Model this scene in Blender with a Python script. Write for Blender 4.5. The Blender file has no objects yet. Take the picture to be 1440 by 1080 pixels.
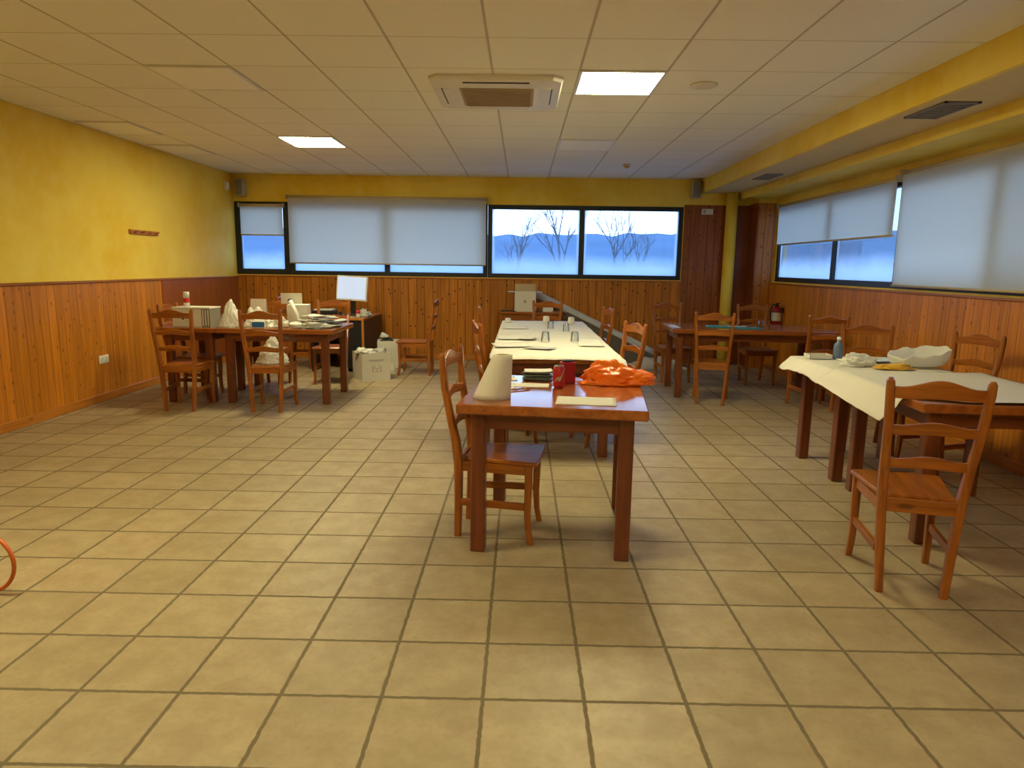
import bpy, bmesh, math, random
from mathutils import Vector, Matrix, noise
PI = math.pi
scene = bpy.context.scene
COL = scene.collection
H = 2.76            # ceiling height
XL, XR = -4.26, 3.80
YB, YF = 8.86, -4.6
U = 0.345           # floor tile pitch

# ------------------------------------------------------------------ materials
def newmat(name):
    m = bpy.data.materials.new(name); m.use_nodes = True
    nt = m.node_tree
    for n in list(nt.nodes): nt.nodes.remove(n)
    out = nt.nodes.new('ShaderNodeOutputMaterial')
    return m, nt, out
class NT:
    """tiny node helper"""
    def __init__(s, nt): s.nt = nt
    def n(s, t, **k):
        x = s.nt.nodes.new(t)
        for a, b in k.items(): setattr(x, a, b)
        return x
    def l(s, a, b): s.nt.links.new(a, b)
    def put(s, sock, v):
        if hasattr(v, 'is_output'): s.l(v, sock)
        else: sock.default_value = v
    def math(s, op, a, b=0.0, c=0.0, clamp=False):
        x = s.n('ShaderNodeMath', operation=op); x.use_clamp = clamp
        s.put(x.inputs[0], a); s.put(x.inputs[1], b); s.put(x.inputs[2], c)
        return x.outputs[0]
    def mix(s, f, a, b, mode='MIX'):
        x = s.n('ShaderNodeMix', data_type='RGBA', blend_type=mode)
        s.put(x.inputs[0], f)
        s.put(x.inputs[6], a if hasattr(a, 'is_output') else (*a[:3], 1))
        s.put(x.inputs[7], b if hasattr(b, 'is_output') else (*b[:3], 1))
        return x.outputs[2]
    def step(s, v, a, b):
        x = s.n('ShaderNodeMapRange', interpolation_type='SMOOTHSTEP')
        s.put(x.inputs[0], v); x.inputs[1].default_value = a; x.inputs[2].default_value = b
        return x.outputs[0]
    def noise(s, vec, scale, detail=2.0, rough=0.5):
        x = s.n('ShaderNodeTexNoise'); x.inputs['Scale'].default_value = scale
        x.inputs['Detail'].default_value = detail; x.inputs['Roughness'].default_value = rough
        if vec is not None: s.l(vec, x.inputs['Vector'])
        return x.outputs[0]
    def obj(s): return s.n('ShaderNodeTexCoord').outputs['Object']
    def sep(s, v):
        x = s.n('ShaderNodeSeparateXYZ'); s.l(v, x.inputs[0]); return x.outputs
    def comb(s, a, b, c):
        x = s.n('ShaderNodeCombineXYZ'); s.put(x.inputs[0], a); s.put(x.inputs[1], b); s.put(x.inputs[2], c)
        return x.outputs[0]
    def bump(s, h, strength=0.3, dist=0.01):
        x = s.n('ShaderNodeBump'); x.inputs['Strength'].default_value = strength
        x.inputs['Distance'].default_value = dist; s.l(h, x.inputs['Height']); return x.outputs[0]
    def bsdf(s, out, color, rough=0.5, spec=0.5, normal=None, metal=0.0, coat=0.0):
        b = s.n('ShaderNodeBsdfPrincipled')
        s.put(b.inputs['Base Color'], color if hasattr(color, 'is_output') else (*color[:3], 1))
        s.put(b.inputs['Roughness'], rough); b.inputs['Specular IOR Level'].default_value = spec
        b.inputs['Metallic'].default_value = metal
        b.inputs['Coat Weight'].default_value = coat; b.inputs['Coat Roughness'].default_value = 0.12
        if normal is not None: s.l(normal, b.inputs['Normal'])
        s.l(b.outputs[0], out.inputs[0]); return b

def plain(name, col, rough=0.5, spec=0.4, metal=0.0, var=0.08, scale=12, coat=0.0, bumpy=0.0):
    m, nt, out = newmat(name); t = NT(nt)
    v = t.noise(t.obj(), scale, 3)
    c = t.mix(v, tuple(x*(1-var) for x in col), tuple(min(1, x*(1+var)) for x in col))
    nm = t.bump(v, bumpy, 0.01) if bumpy else None
    t.bsdf(out, c, rough, spec, nm, metal, coat)
    return m

def wood(name, c_dark, c_light, axis='z', rough=0.38, coat=0.25, scale=1.0):
    m, nt, out = newmat(name); t = NT(nt)
    X, Y, Z = t.sep(t.obj())
    info = t.n('ShaderNodeObjectInfo'); r = info.outputs['Random']
    lo, hi = 2.2*scale, 34*scale
    f = {'x': (lo, hi, hi), 'y': (hi, lo, hi), 'z': (hi, hi, lo)}[axis]
    v = t.comb(t.math('MULTIPLY', X, f[0]), t.math('MULTIPLY_ADD', Y, f[1], t.math('MULTIPLY', r, 17.0)), t.math('MULTIPLY', Z, f[2]))
    g = t.noise(v, 1.0, 5, 0.6)
    c = t.mix(t.step(g, 0.3, 0.7), c_dark, c_light)
    # few small knots
    vo = t.n('ShaderNodeTexVoronoi'); vo.inputs['Scale'].default_value = 1.0
    kf = {'x': (3, 9, 9), 'y': (9, 3, 9), 'z': (9, 9, 3)}[axis]
    t.l(t.comb(t.math('MULTIPLY', X, kf[0]), t.math('MULTIPLY_ADD', Y, kf[1], t.math('MULTIPLY', r, 9.0)), t.math('MULTIPLY', Z, kf[2])), vo.inputs['Vector'])
    k = t.math('SUBTRACT', 1.0, t.step(vo.outputs['Distance'], 0.05, 0.16))
    sel = t.math('GREATER_THAN', t.sep(vo.outputs['Color'])[0], 0.72)
    c = t.mix(t.math('MULTIPLY', k, t.math('MULTIPLY', sel, 0.7)), c, tuple(x*0.25 for x in c_dark))
    c = t.mix(0.35, c, t.mix(r, (0.78, 0.78, 0.78), (1.0, 1.0, 1.0)), 'MULTIPLY')
    t.bsdf(out, c, rough, 0.45, t.bump(g, 0.08, 0.004), 0, coat)
    return m

def panelling(name, axis, c_dark, c_light, pitch=0.112, groove=0.75, knots=0.85):
    m, nt, out = newmat(name); t = NT(nt)
    X, Y, Z = t.sep(t.obj())
    u = X if axis == 'x' else Y
    q = t.math('DIVIDE', u, pitch)
    wn = t.n('ShaderNodeTexWhiteNoise', noise_dimensions='1D'); t.l(t.math('FLOOR', q), wn.inputs['W'])
    rnd = wn.outputs['Value']
    fr = t.math('FRACT', q)
    edge = t.math('MINIMUM', fr, t.math('SUBTRACT', 1.0, fr))
    gr = t.math('SUBTRACT', 1.0, t.step(edge, 0.015, 0.06))
    gv = t.comb(t.math('MULTIPLY', u, 38), t.math('MULTIPLY', rnd, 50.0), t.math('MULTIPLY', Z, 1.7))
    g = t.noise(gv, 1.0, 5, 0.6)
    c = t.mix(t.step(g, 0.3, 0.72), c_dark, c_light)
    c = t.mix(1.0, c, t.mix(rnd, (0.78, 0.76, 0.74), (1.08, 1.06, 1.04)), 'MULTIPLY')
    vo = t.n('ShaderNodeTexVoronoi', voronoi_dimensions='2D'); vo.inputs['Scale'].default_value = 1.0
    t.l(t.comb(t.math('MULTIPLY', u, 1/0.10), t.math('MULTIPLY', Z, 1/0.15), 0.0), vo.inputs['Vector'])
    d = t.math('ADD', vo.outputs['Distance'], t.math('MULTIPLY', g, 0.05))
    k = t.math('SUBTRACT', 1.0, t.step(d, 0.09, 0.18))
    sel = t.math('GREATER_THAN', t.sep(vo.outputs['Color'])[0], 0.66)
    c = t.mix(t.math('MULTIPLY', t.math('MULTIPLY', k, sel), knots), c, (0.05, 0.014, 0.003))
    c = t.mix(t.math('MULTIPLY', gr, groove), c, (0.06, 0.018, 0.004))
    hgt = t.math('SUBTRACT', 1.0, gr)
    t.bsdf(out, c, 0.42, 0.35, t.bump(hgt, 0.5, 0.004), 0, 0.08)
    return m

# colours -----------------------------------------------------------------
C_CH_D, C_CH_L = (0.22, 0.055, 0.005), (0.41, 0.122, 0.010)
C_TB_D, C_TB_L = (0.120, 0.027, 0.008), (0.205, 0.050, 0.013)
M = {}
for ax in 'xyz':
    M['chair_'+ax] = wood('chair wood '+ax, C_CH_D, C_CH_L, ax, 0.36, 0.35)
    M['table_'+ax] = wood('table wood '+ax, C_TB_D, C_TB_L, ax, 0.34, 0.3, 0.7)
    M['top_'+ax] = wood('table top wood '+ax, (0.26, 0.068, 0.013), (0.40, 0.122, 0.022), ax, 0.20, 0.6, 0.6)
    M['pine_'+ax] = wood('pine wood '+ax, (0.36, 0.115, 0.018), (0.52, 0.20, 0.035), ax, 0.4, 0.2)
M['panel_x'] = panelling('pine panelling back', 'x', (0.38, 0.125, 0.010), (0.58, 0.215, 0.022), 0.125)
M['panel_y'] = panelling('pine panelling side', 'y', (0.50, 0.165, 0.010), (0.68, 0.255, 0.022), 0.105, groove=0.45, knots=0.5)
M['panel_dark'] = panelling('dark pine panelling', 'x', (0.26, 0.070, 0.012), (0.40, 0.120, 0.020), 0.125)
M['panel_dark_shade_y'] = panelling('dark shaded pine panelling side', 'y', (0.16, 0.038, 0.008), (0.26, 0.066, 0.012))  # dark pine; shade on the pier's left side is put into this colour
M['ply'] = wood('red brown plywood', (0.27, 0.068, 0.014), (0.34, 0.092, 0.018), 'z', 0.35, 0.3, 0.4)
M['rail'] = wood('wainscot rail', (0.28, 0.085, 0.012), (0.40, 0.13, 0.018), 'y', 0.4, 0.2)

M['base'] = wood('baseboard pine', (0.42, 0.135, 0.010), (0.56, 0.20, 0.018), 'y', 0.4, 0.15)
def yellow_paint():
    m, nt, out = newmat('sponged yellow paint'); t = NT(nt)
    o = t.obj()
    a = t.noise(o, 1.1, 4, 0.6); b = t.noise(o, 7.0, 4, 0.65)
    c = t.mix(t.step(a, 0.32, 0.68), (0.78, 0.52, 0.032), (0.86, 0.65, 0.10))
    c = t.mix(t.math('MULTIPLY', t.step(b, 0.4, 0.75), 0.35), c, (0.86, 0.68, 0.18))
    t.bsdf(out, c, 0.62, 0.3, t.bump(b, 0.06, 0.004)); return m
M['yellow'] = yellow_paint()

def floor_mat():
    m, nt, out = newmat('beige ceramic floor tiles'); t = NT(nt)
    o = t.obj(); X, Y, Z = t.sep(o)
    w1 = t.math('SUBTRACT', t.noise(o, 26, 3), 0.5); w2 = t.math('SUBTRACT', t.noise(t.comb(Y, X, 3.7), 26, 3), 0.5)
    px = t.math('DIVIDE', t.math('MULTIPLY_ADD', w1, 0.010, X), U); py = t.math('DIVIDE', t.math('MULTIPLY_ADD', w2, 0.010, Y), U*1.016)
    fx, fy = t.math('FRACT', px), t.math('FRACT', py)
    ex = t.math('MINIMUM', fx, t.math('SUBTRACT', 1.0, fx)); ey = t.math('MINIMUM', fy, t.math('SUBTRACT', 1.0, fy))
    e = t.math('MINIMUM', ex, ey)
    tile = t.step(e, 0.013, 0.027)
    wn = t.n('ShaderNodeTexWhiteNoise', noise_dimensions='2D')
    t.l(t.comb(t.math('FLOOR', px), t.math('FLOOR', py), 0.0), wn.inputs['Vector'])
    rnd = wn.outputs['Value']
    off = t.comb(t.math('MULTIPLY_ADD', rnd, 31.0, X), t.math('MULTIPLY_ADD', rnd, 17.0, Y), 0.0)
    n1 = t.noise(off, 7, 5, 0.6); n2 = t.noise(off, 45, 4, 0.6)
    c = t.mix(t.step(n1, 0.3, 0.7), (0.310, 0.232, 0.135), (0.385, 0.302, 0.185))
    c = t.mix(t.math('MULTIPLY', t.step(n2, 0.45, 0.8), 0.35), c, (0.24, 0.172, 0.090))
    c = t.mix(1.0, c, t.mix(rnd, (0.90, 0.90, 0.88), (1.06, 1.06, 1.06)), 'MULTIPLY')
    c = t.mix(tile, (0.145, 0.110, 0.060), c)
    h = t.math('ADD', t.math('MULTIPLY', tile, 1.0), t.math('MULTIPLY', n2, 0.25))
    rg = t.math('MULTIPLY_ADD', tile, -0.36, 0.74)
    rg = t.math('MULTIPLY_ADD', n2, 0.16, rg)
    t.bsdf(out, c, rg, 0.45, t.bump(h, 0.35, 0.004)); return m
M['floor'] = floor_mat()

def ceiling_mat():
    m, nt, out = newmat('mineral fibre ceiling tiles'); t = NT(nt)
    o = t.obj(); X, Y, Z = t.sep(o)
    px = t.math('DIVIDE', t.math('ADD', X, 0.114), 0.592); py = t.math('DIVIDE', t.math('SUBTRACT', Y, 2.506), 0.64)
    fx, fy = t.math('FRACT', px), t.math('FRACT', py)
    ex = t.math('MINIMUM', fx, t.math('SUBTRACT', 1.0, fx)); ey = t.math('MINIMUM', fy, t.math('SUBTRACT', 1.0, fy))
    gx = t.step(ex, 0.006, 0.020); gy = t.step(ey, 0.003, 0.010)
    g = t.math('MINIMUM', gx, gy)
    wn = t.n('ShaderNodeTexWhiteNoise', noise_dimensions='2D')
    t.l(t.comb(t.math('FLOOR', px), t.math('FLOOR', py), 0.0), wn.inputs['Vector'])
    n2 = t.noise(o, 160, 2)
    c = t.mix(wn.outputs['Value'], (0.89, 0.88, 0.80), (0.92, 0.91, 0.83))
    c = t.mix(t.math('MULTIPLY', n2, 0.12), c, (0.35, 0.33, 0.28))
    c = t.mix(g, (0.52, 0.48, 0.40), c)
    t.bsdf(out, c, 0.85, 0.15, t.bump(g, 0.4, 0.006)); return m
M['ceiling'] = ceiling_mat()
M['soffit'] = plain('cream soffit paint', (0.68, 0.54, 0.26), 0.8, 0.15, var=0.04, scale=2)
M['frame'] = plain('black window aluminium', (0.012, 0.018, 0.022), 0.4, 0.4)
M['white_plastic'] = plain('white plastic', (0.74, 0.73, 0.69), 0.4, 0.4, var=0.03)
M['grey_plastic'] = plain('grey plastic', (0.42, 0.39, 0.32), 0.5, 0.3)
M['black_plastic'] = plain('black plastic', (0.014, 0.014, 0.016), 0.42, 0.4)
M['ac_white'] = plain('off white air conditioner shell', (0.72, 0.69, 0.60), 0.45, 0.35, var=0.02)
M['grille'] = plain('tan intake grille', (0.40, 0.31, 0.19), 0.7, 0.2, scale=60, var=0.15)
M['vent_metal'] = plain('dull grille metal', (0.23, 0.21, 0.17), 0.55, 0.4)
M['paper'] = plain('white paper', (0.64, 0.62, 0.57), 0.75, 0.2, var=0.03, scale=5)
M['paper_cloth'] = plain('cream paper table cover', (0.64, 0.605, 0.53), 0.7, 0.25, var=0.035, scale=3)
M['paper_grey'] = plain('grey printed newspaper', (0.44, 0.43, 0.43), 0.75, 0.2, var=0.5, scale=38)
M['paper_cool'] = plain('pale blue paper', (0.55, 0.62, 0.72), 0.7, 0.2)
M['card'] = plain('white cardboard', (0.64, 0.61, 0.54), 0.7, 0.2, var=0.04)
M['card_in'] = plain('brown cardboard inside', (0.50, 0.38, 0.22), 0.8, 0.2)
M['print'] = plain('grey box print', (0.34, 0.32, 0.29), 0.7, 0.2)
M['teal'] = plain('teal plastic folder', (0.015, 0.30, 0.30), 0.35, 0.4)
M['leaflet'] = plain('grey green leaflet print', (0.15, 0.18, 0.16), 0.4, 0.4, var=0.6, scale=30)
M['red'] = plain('glossy red', (0.40, 0.012, 0.016), 0.3, 0.5, var=0.05)
M['red_dark'] = plain('dark red carton', (0.30, 0.008, 0.018), 0.4, 0.4)
M['cap_red'] = plain('red cap', (0.55, 0.03, 0.03), 0.4, 0.4)
M['steel'] = plain('steel', (0.55, 0.54, 0.52), 0.28, 0.5, 0.9)
M['blue'] = plain('blue packet', (0.03, 0.16, 0.45), 0.4, 0.4)
M['blue_bottle'] = plain('blue bottle plastic', (0.11, 0.16, 0.26), 0.2, 0.5)
M['yellow_pack'] = plain('yellow packet', (0.70, 0.40, 0.035), 0.4, 0.4)
M['orange_rubber'] = plain('orange rubber hose', (0.50, 0.10, 0.012), 0.4, 0.5)
M['tarp'] = plain('grey canvas', (0.48, 0.45, 0.37), 0.8, 0.2, var=0.15, scale=9, bumpy=0.2)
M['tarp_dark'] = plain('dark grey brown canvas', (0.12, 0.10, 0.075), 0.8, 0.2, var=0.15, scale=9)
M['pvc'] = plain('pale grey pipe', (0.52, 0.53, 0.53), 0.45, 0.35)
M['bark'] = plain('winter bark', (0.055, 0.075, 0.11), 0.9, 0.1)
M['hill'] = plain('hazy blue wooded hillside', (0.075, 0.14, 0.21), 0.95, 0.05, var=0.3, scale=0.06)  # blue of the distance haze is mixed into the hill colour
M['field'] = plain('hazy pale blue field', (0.14, 0.22, 0.28), 0.95, 0.05, var=0.2, scale=0.1)  # pale blue haze over the ground is put into its colour

def sheet_plastic(name, col, trans=0.35, rough=0.3):
    m, nt, out = newmat(name); t = NT(nt)
    d = t.n('ShaderNodeBsdfPrincipled'); d.inputs['Base Color'].default_value = (*col, 1)
    d.inputs['Roughness'].default_value = rough
    tr = t.n('ShaderNodeBsdfTranslucent'); tr.inputs[0].default_value = (*col, 1)
    nz = t.noise(t.obj(), 38, 4, 0.6); nb = t.bump(nz, 0.45, 0.01)
    t.l(nb, d.inputs['Normal'])
    mx = t.n('ShaderNodeMixShader'); mx.inputs[0].default_value = trans
    t.l(d.outputs[0], mx.inputs[1]); t.l(tr.outputs[0], mx.inputs[2]); t.l(mx.outputs[0], out.inputs[0])
    return m
M['bag_white'] = sheet_plastic('white plastic bag film', (0.88, 0.87, 0.82))
M['bag_orange'] = sheet_plastic('orange plastic bag film', (0.95, 0.22, 0.008), 0.3, 0.25)
M['bag_clear'] = sheet_plastic('greyish plastic wrap', (0.62, 0.62, 0.58), 0.4, 0.15)

def blind_fabric(name, tcol, dcol):
    m, nt, out = newmat(name); t = NT(nt)
    wv = t.noise(t.obj(), 420, 1)
    d = t.n('ShaderNodeBsdfDiffuse'); d.inputs[0].default_value = (*dcol, 1)
    tr = t.n('ShaderNodeBsdfTranslucent')
    t.l(t.mix(wv, tuple(x*0.93 for x in tcol), tcol), tr.inputs[0])
    ad = t.n('ShaderNodeMixShader'); ad.inputs[0].default_value = 0.5
    t.l(d.outputs[0], ad.inputs[1]); t.l(tr.outputs[0], ad.inputs[2]); t.l(ad.outputs[0], out.inputs[0])
    return m
M['blind'] = blind_fabric('cream roller blind fabric', (0.80, 0.77, 0.62), (0.66, 0.62, 0.48))
M['blind_rail'] = plain('beige blind rail', (0.50, 0.41, 0.25), 0.5, 0.3)

def glass_mat(name, fogged):
    m, nt, out = newmat(name); t = NT(nt)
    tr = t.n('ShaderNodeBsdfTransparent'); tr.inputs[0].default_value = (0.93, 0.95, 0.96, 1)
    gl = t.n('ShaderNodeBsdfGlossy'); gl.inputs['Roughness'].default_value = 0.03
    lw = t.n('ShaderNodeFresnel'); lw.inputs[0].default_value = 1.45
    mx = t.n('ShaderNodeMixShader'); t.l(t.math('MULTIPLY', lw.outputs[0], 0.7), mx.inputs[0])
    t.l(tr.outputs[0], mx.inputs[1]); t.l(gl.outputs[0], mx.inputs[2])
    res = mx.outputs[0]
    if fogged:   # condensation gathered along the rim and foot of the pane
        g = t.n('ShaderNodeTexCoord').outputs['Generated']; X, Y, Z = t.sep(g)
        a = X if fogged == 'x' else Y
        ed = t.math('MINIMUM', a, t.math('SUBTRACT', 1.0, a))
        nz = t.noise(t.obj(), 2.5, 4)
        f1 = t.math('SUBTRACT', 1.0, t.step(t.math('MULTIPLY_ADD', nz, 0.02, ed), 0.015, 0.05))
        f2 = t.math('SUBTRACT', 1.0, t.step(t.math('MULTIPLY_ADD', nz, -0.12, Z), 0.0, 0.30))
        fz = t.math('MAXIMUM', t.math('MULTIPLY', f1, 0.5), t.math('MULTIPLY', f2, 0.4))
        fz = t.math('ADD', fz, 0.06)
        dr = t.n('ShaderNodeBsdfTranslucent'); dr.inputs[0].default_value = (0.80, 0.86, 0.90, 1)
        m2 = t.n('ShaderNodeMixShader'); t.l(fz, m2.inputs[0]); t.l(res, m2.inputs[1]); t.l(dr.outputs[0], m2.inputs[2])
        res = m2.outputs[0]
    t.l(res, out.inputs[0]); return m
M['pane_x'] = glass_mat('window glass back', 'x')
M['pane_y'] = glass_mat('window glass side', 'y')
M['tumbler'] = glass_mat('clear tumbler glass', None)

def emit(name, col, s):
    m, nt, out = newmat(name); t = NT(nt)
    e = t.n('ShaderNodeEmission'); e.inputs[0].default_value = (*col, 1); e.inputs[1].default_value = s
    t.l(e.outputs[0], out.inputs[0]); return m
LAMP = (1.0, 0.90, 0.50)
M['lamp_on'] = emit('lit led diffuser', LAMP, 64.0)
M['lamp_off'] = plain('unlit opal diffuser', (0.93, 0.92, 0.85), 0.6, 0.2, var=0.01)

def screen_mat():
    m, nt, out = newmat('lit document screen'); t = NT(nt)
    o = t.obj(); X, Y, Z = t.sep(o)
    band = t.math('GREATER_THAN', t.math('FRACT', t.math('MULTIPLY', Z, 34)), 0.62)
    inx = t.math('LESS_THAN', t.math('ABSOLUTE', t.math('ADD', X, 0.02)), 0.10)
    c = t.mix(t.math('MULTIPLY', t.math('MULTIPLY', band, inx), 0.12), (0.72, 0.80, 0.92), (0.5, 0.5, 0.52))
    e = t.n('ShaderNodeEmission'); t.l(c, e.inputs[0]); e.inputs[1].default_value = 0.95
    t.l(e.outputs[0], out.inputs[0]); return m
M['screen'] = screen_mat()

# ------------------------------------------------------------------ mesh building
def ring_rect(w, d, c=0.25):
    """corner-cut rectangle outline (8 points) of size w x d"""
    a, b = w/2, d/2; k = c*min(w, d)/2*1.2
    return [(-a+k, -b), (a-k, -b), (a, -b+k), (a, b-k), (a-k, b), (-a+k, b), (-a, b-k), (-a, -b+k)]
class MB:
    def __init__(s): s.bm = bmesh.new()
    def loft(s, rings, cap=True, smooth=False):
        vs = [[s.bm.verts.new(p) for p in r] for r in rings]
        n = len(vs[0])
        for a, b in zip(vs, vs[1:]):
            for i in range(n):
                f = s.bm.faces.new((a[i], a[(i+1) % n], b[(i+1) % n], b[i])); f.smooth = smooth
        if cap:
            s.bm.faces.new(list(reversed(vs[0]))); s.bm.faces.new(vs[-1])
        return s
    def box(s, x0, x1, y0, y1, z0, z1, bev=0.0, rz=0.0, at=None):
        tmp = bmesh.new()
        bmesh.ops.create_cube(tmp, size=1.0, matrix=Matrix.Translation(((x0+x1)/2, (y0+y1)/2, (z0+z1)/2)) @ Matrix.Diagonal((abs(x1-x0), abs(y1-y0), abs(z1-z0), 1)))
        if bev: bmesh.ops.bevel(tmp, geom=list(tmp.edges), offset=bev, segments=1, affect='EDGES', profile=0.7)
        if rz or at:
            bmesh.ops.transform(tmp, matrix=Matrix.Translation(at or (0, 0, 0)) @ Matrix.Rotation(rz, 4, 'Z'), verts=tmp.verts)
        s.join(tmp); return s
    def join(s, tmp):
        me = bpy.data.meshes.new('tmp'); tmp.to_mesh(me); tmp.free(); s.bm.from_mesh(me); bpy.data.meshes.remove(me)
    def xform(s, mat):
        bmesh.ops.transform(s.bm, matrix=mat, verts=s.bm.verts); return s
    def tube(s, pts, rad, n=8, cap=True):
        pts = [Vector(p) for p in pts]; rings = []
        up = Vector((0, 0, 1))
        prev = None
        for i, p in enumerate(pts):
            d = (pts[min(i+1, len(pts)-1)] - pts[max(i-1, 0)]).normalized()
            if prev is None:
                a = d.cross(up)
                if a.length < 1e-3: a = d.cross(Vector((1, 0, 0)))
                a.normalize()
            else:
                a = prev - d*prev.dot(d); a.normalize()
            prev = a; b = d.cross(a)
            r = rad[i] if isinstance(rad, (list, tuple)) else rad
            rings.append([p + a*math.cos(2*PI*k/n)*r + b*math.sin(2*PI*k/n)*r for k in range(n)])
        return s.loft(rings, cap, True)
    def lathe(s, prof, n=24, c=(0, 0), cap=True):
        rings = [[(c[0]+r*math.cos(2*PI*k/n), c[1]+r*math.sin(2*PI*k/n), z) for k in range(n)] for r, z in prof]
        return s.loft(rings, cap, True)
    def slab(s, fn, nu, nv, th=0.002):
        """sheet from fn(u,v) -> point, given thickness downwards"""
        top = [[s.bm.verts.new(fn(i/nu, j/nv)) for j in range(nv+1)] for i in range(nu+1)]
        bot = [[s.bm.verts.new(Vector(v.co) - Vector((0, 0, th))) for v in r] for r in top]
        for i in range(nu):
            for j in range(nv):
                f = s.bm.faces.new((top[i][j], top[i+1][j], top[i+1][j+1], top[i][j+1])); f.smooth = True
                f = s.bm.faces.new((bot[i][j+1], bot[i+1][j+1], bot[i+1][j], bot[i][j])); f.smooth = True
        rim = [(i, 0) for i in range(nu)] + [(nu, j) for j in range(nv)] + [(i, nv) for i in range(nu, 0, -1)] + [(0, j) for j in range(nv, 0, -1)]
        for a, b in zip(rim, rim[1:]+rim[:1]):
            s.bm.faces.new((top[b[0]][b[1]], top[a[0]][a[1]], bot[a[0]][a[1]], bot[b[0]][b[1]]))
        return s
    def mesh(s, name, mat):
        bmesh.ops.recalc_face_normals(s.bm, faces=s.bm.faces)
        me = bpy.data.meshes.new(name); s.bm.to_mesh(me); s.bm.free()
        me.materials.append(mat if not isinstance(mat, str) else M[mat]); return me
    def build(s, name, mat, parent=None):
        return put(name, s.mesh(name, mat), parent)
def put(name, me, parent=None):
    o = bpy.data.objects.new(name, me); COL.objects.link(o)
    if parent: o.parent = parent
    return o
def tag(o, label, cat, group=None):
    o['label'] = label; o['category'] = cat
    if group: o['group'] = group
    return o
def thing(name, label, cat, loc=(0, 0, 0), rz=0.0, group=None):
    o = bpy.data.objects.new(name, None); COL.objects.link(o); o.empty_display_size = 0.1
    o.location = loc; o.rotation_euler = (0, 0, rz); return tag(o, label, cat, group)
def single(name, mb, mat, label, cat, loc=(0, 0, 0), rz=0.0, group=None):
    o = mb.build(name, mat); o.location = loc; o.rotation_euler = (0, 0, rz)
    return tag(o, label, cat, group)
def struct(name, mb, mat):
    o = mb.build(name, mat); o['kind'] = 'structure'; return o
def copy_thing(src, loc, rz, label, group=None):
    r = src.copy(); COL.objects.link(r); r.location = loc; r.rotation_euler = (0, 0, rz); r['label'] = label
    if group: r['group'] = group
    for ch in list(src.children):
        c = ch.copy(); COL.objects.link(c); c.parent = r
        for g in list(ch.children):
            d = g.copy(); COL.objects.link(d); d.parent = c
    return r
def fbm(v, s=1.0): return noise.fractal(Vector(v)*s, 1.0, 2.0, 4)

# ------------------------------------------------------------------ the room
struct('floor', MB().box(XL-0.1, XR+0.15, YF-0.1, YB+0.2, -0.12, 0.0), 'floor')
struct('ceiling', MB().box(XL-0.1, XR+0.15, YF-0.1, YB+0.2, H, H+0.1), 'ceiling')
struct('wall_left', MB().box(XL-0.12, XL, YF-0.1, YB+0.2, 0, H), 'yellow')
struct('wall_rear', MB().box(XL, XR, YF-0.12, YF, 0, H), 'soffit')
WZ0, WZ1 = 1.275, 2.36
mb = MB().box(XL, 2.52, YB, YB+0.2, 0, WZ0).box(XL, 2.52, YB, YB+0.2, WZ1, H).box(2.52, XR+0.15, YB, YB+0.2, 0, H)
struct('wall_back', mb, 'yellow')
RY0, RY1 = 0.9, 8.46
mb = MB().box(XR, XR+0.15, YF-0.1, RY0, 0, H).box(XR, XR+0.15, RY0, RY1, 0, 1.285).box(XR, XR+0.15, RY0, RY1, 2.345, H).box(XR, XR+0.15, RY1, YB, 0, H)
struct('wall_right', mb, 'yellow')
# wainscots
struct('trim_1', MB().box(XL, XL+0.02, YF, 6.55, 0.0, 1.225), 'panel_y')
struct('trim_2', MB().box(XL, XL+0.026, 6.55, YB-0.02, 0.0, 1.225), 'ply')
struct('trim_3', MB().box(XL, XL+0.036, YF, YB-0.02, 1.225, 1.25, 0.006), 'rail')
struct('trim_4', MB().box(XL+0.026, 2.53, YB-0.02, YB, 0, 1.245), 'panel_x')
struct('trim_5', MB().box(XL+0.026, 2.53, YB-0.035, YB, 1.245, 1.268, 0.005), 'pine_x')
struct('trim_6', MB().box(2.53, 3.09, YB-0.025, YB, 0, 2.33).box(2.525, 3.095, YB-0.035, YB, 2.33, 2.39, 0.005), 'panel_dark')
struct('trim_7', MB().box(3.09, 3.51, YB-0.02, YB, 0, 2.39), 'panel_dark_shade_y')
struct('trim_8', MB().box(3.51, 3.53, 8.50, YB-0.02, 0, 2.37), 'panel_dark_shade_y')  # left face of the pier, shade painted in by the darker panelling
struct('trim_9', MB().box(3.53, XR-0.02, 8.50, 8.52, 0, 2.37).box(3.505, XR-0.02, 8.485, 8.50, 2.35, 2.40, 0.004).box(3.495, 3.505, 8.485, YB-0.02, 2.35, 2.40), 'panel_x')
struct('trim_10', MB().box(3.53, XR, 8.52, YB-0.02, 0, H), 'yellow')
struct('trim_11', MB().box(XR-0.02, XR, YF, 8.50, 0, 1.245), 'panel_y')
struct('trim_12', MB().box(XR-0.034, XR, YF, 8.50, 1.245, 1.268, 0.005), 'rail')
struct('baseboard_left', MB().box(XL+0.02, XL+0.034, YF, YB-0.02, 0, 0.085, 0.004), 'base')
struct('baseboard_back', MB().box(XL+0.036, 2.53, YB-0.033, YB-0.02, 0, 0.085, 0.004), 'pine_x')
struct('baseboard_right', MB().box(XR-0.034, XR-0.02, YF, 8.48, 0, 0.085, 0.004), 'base')
# stepped duct casing along the right wall: yellow sides, cream soffit
struct('trim_13', MB().box(2.76, 2.80, YF, YB, 2.56, H).box(3.32, 3.34, YF, YB-0.0, 2.47, 2.565).box(3.34, XR, YF, 8.46, 2.47, 2.485), 'yellow')
struct('trim_14', MB().box(2.80, 3.34, YF, YB, 2.565, 2.58), 'soffit')
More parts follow.
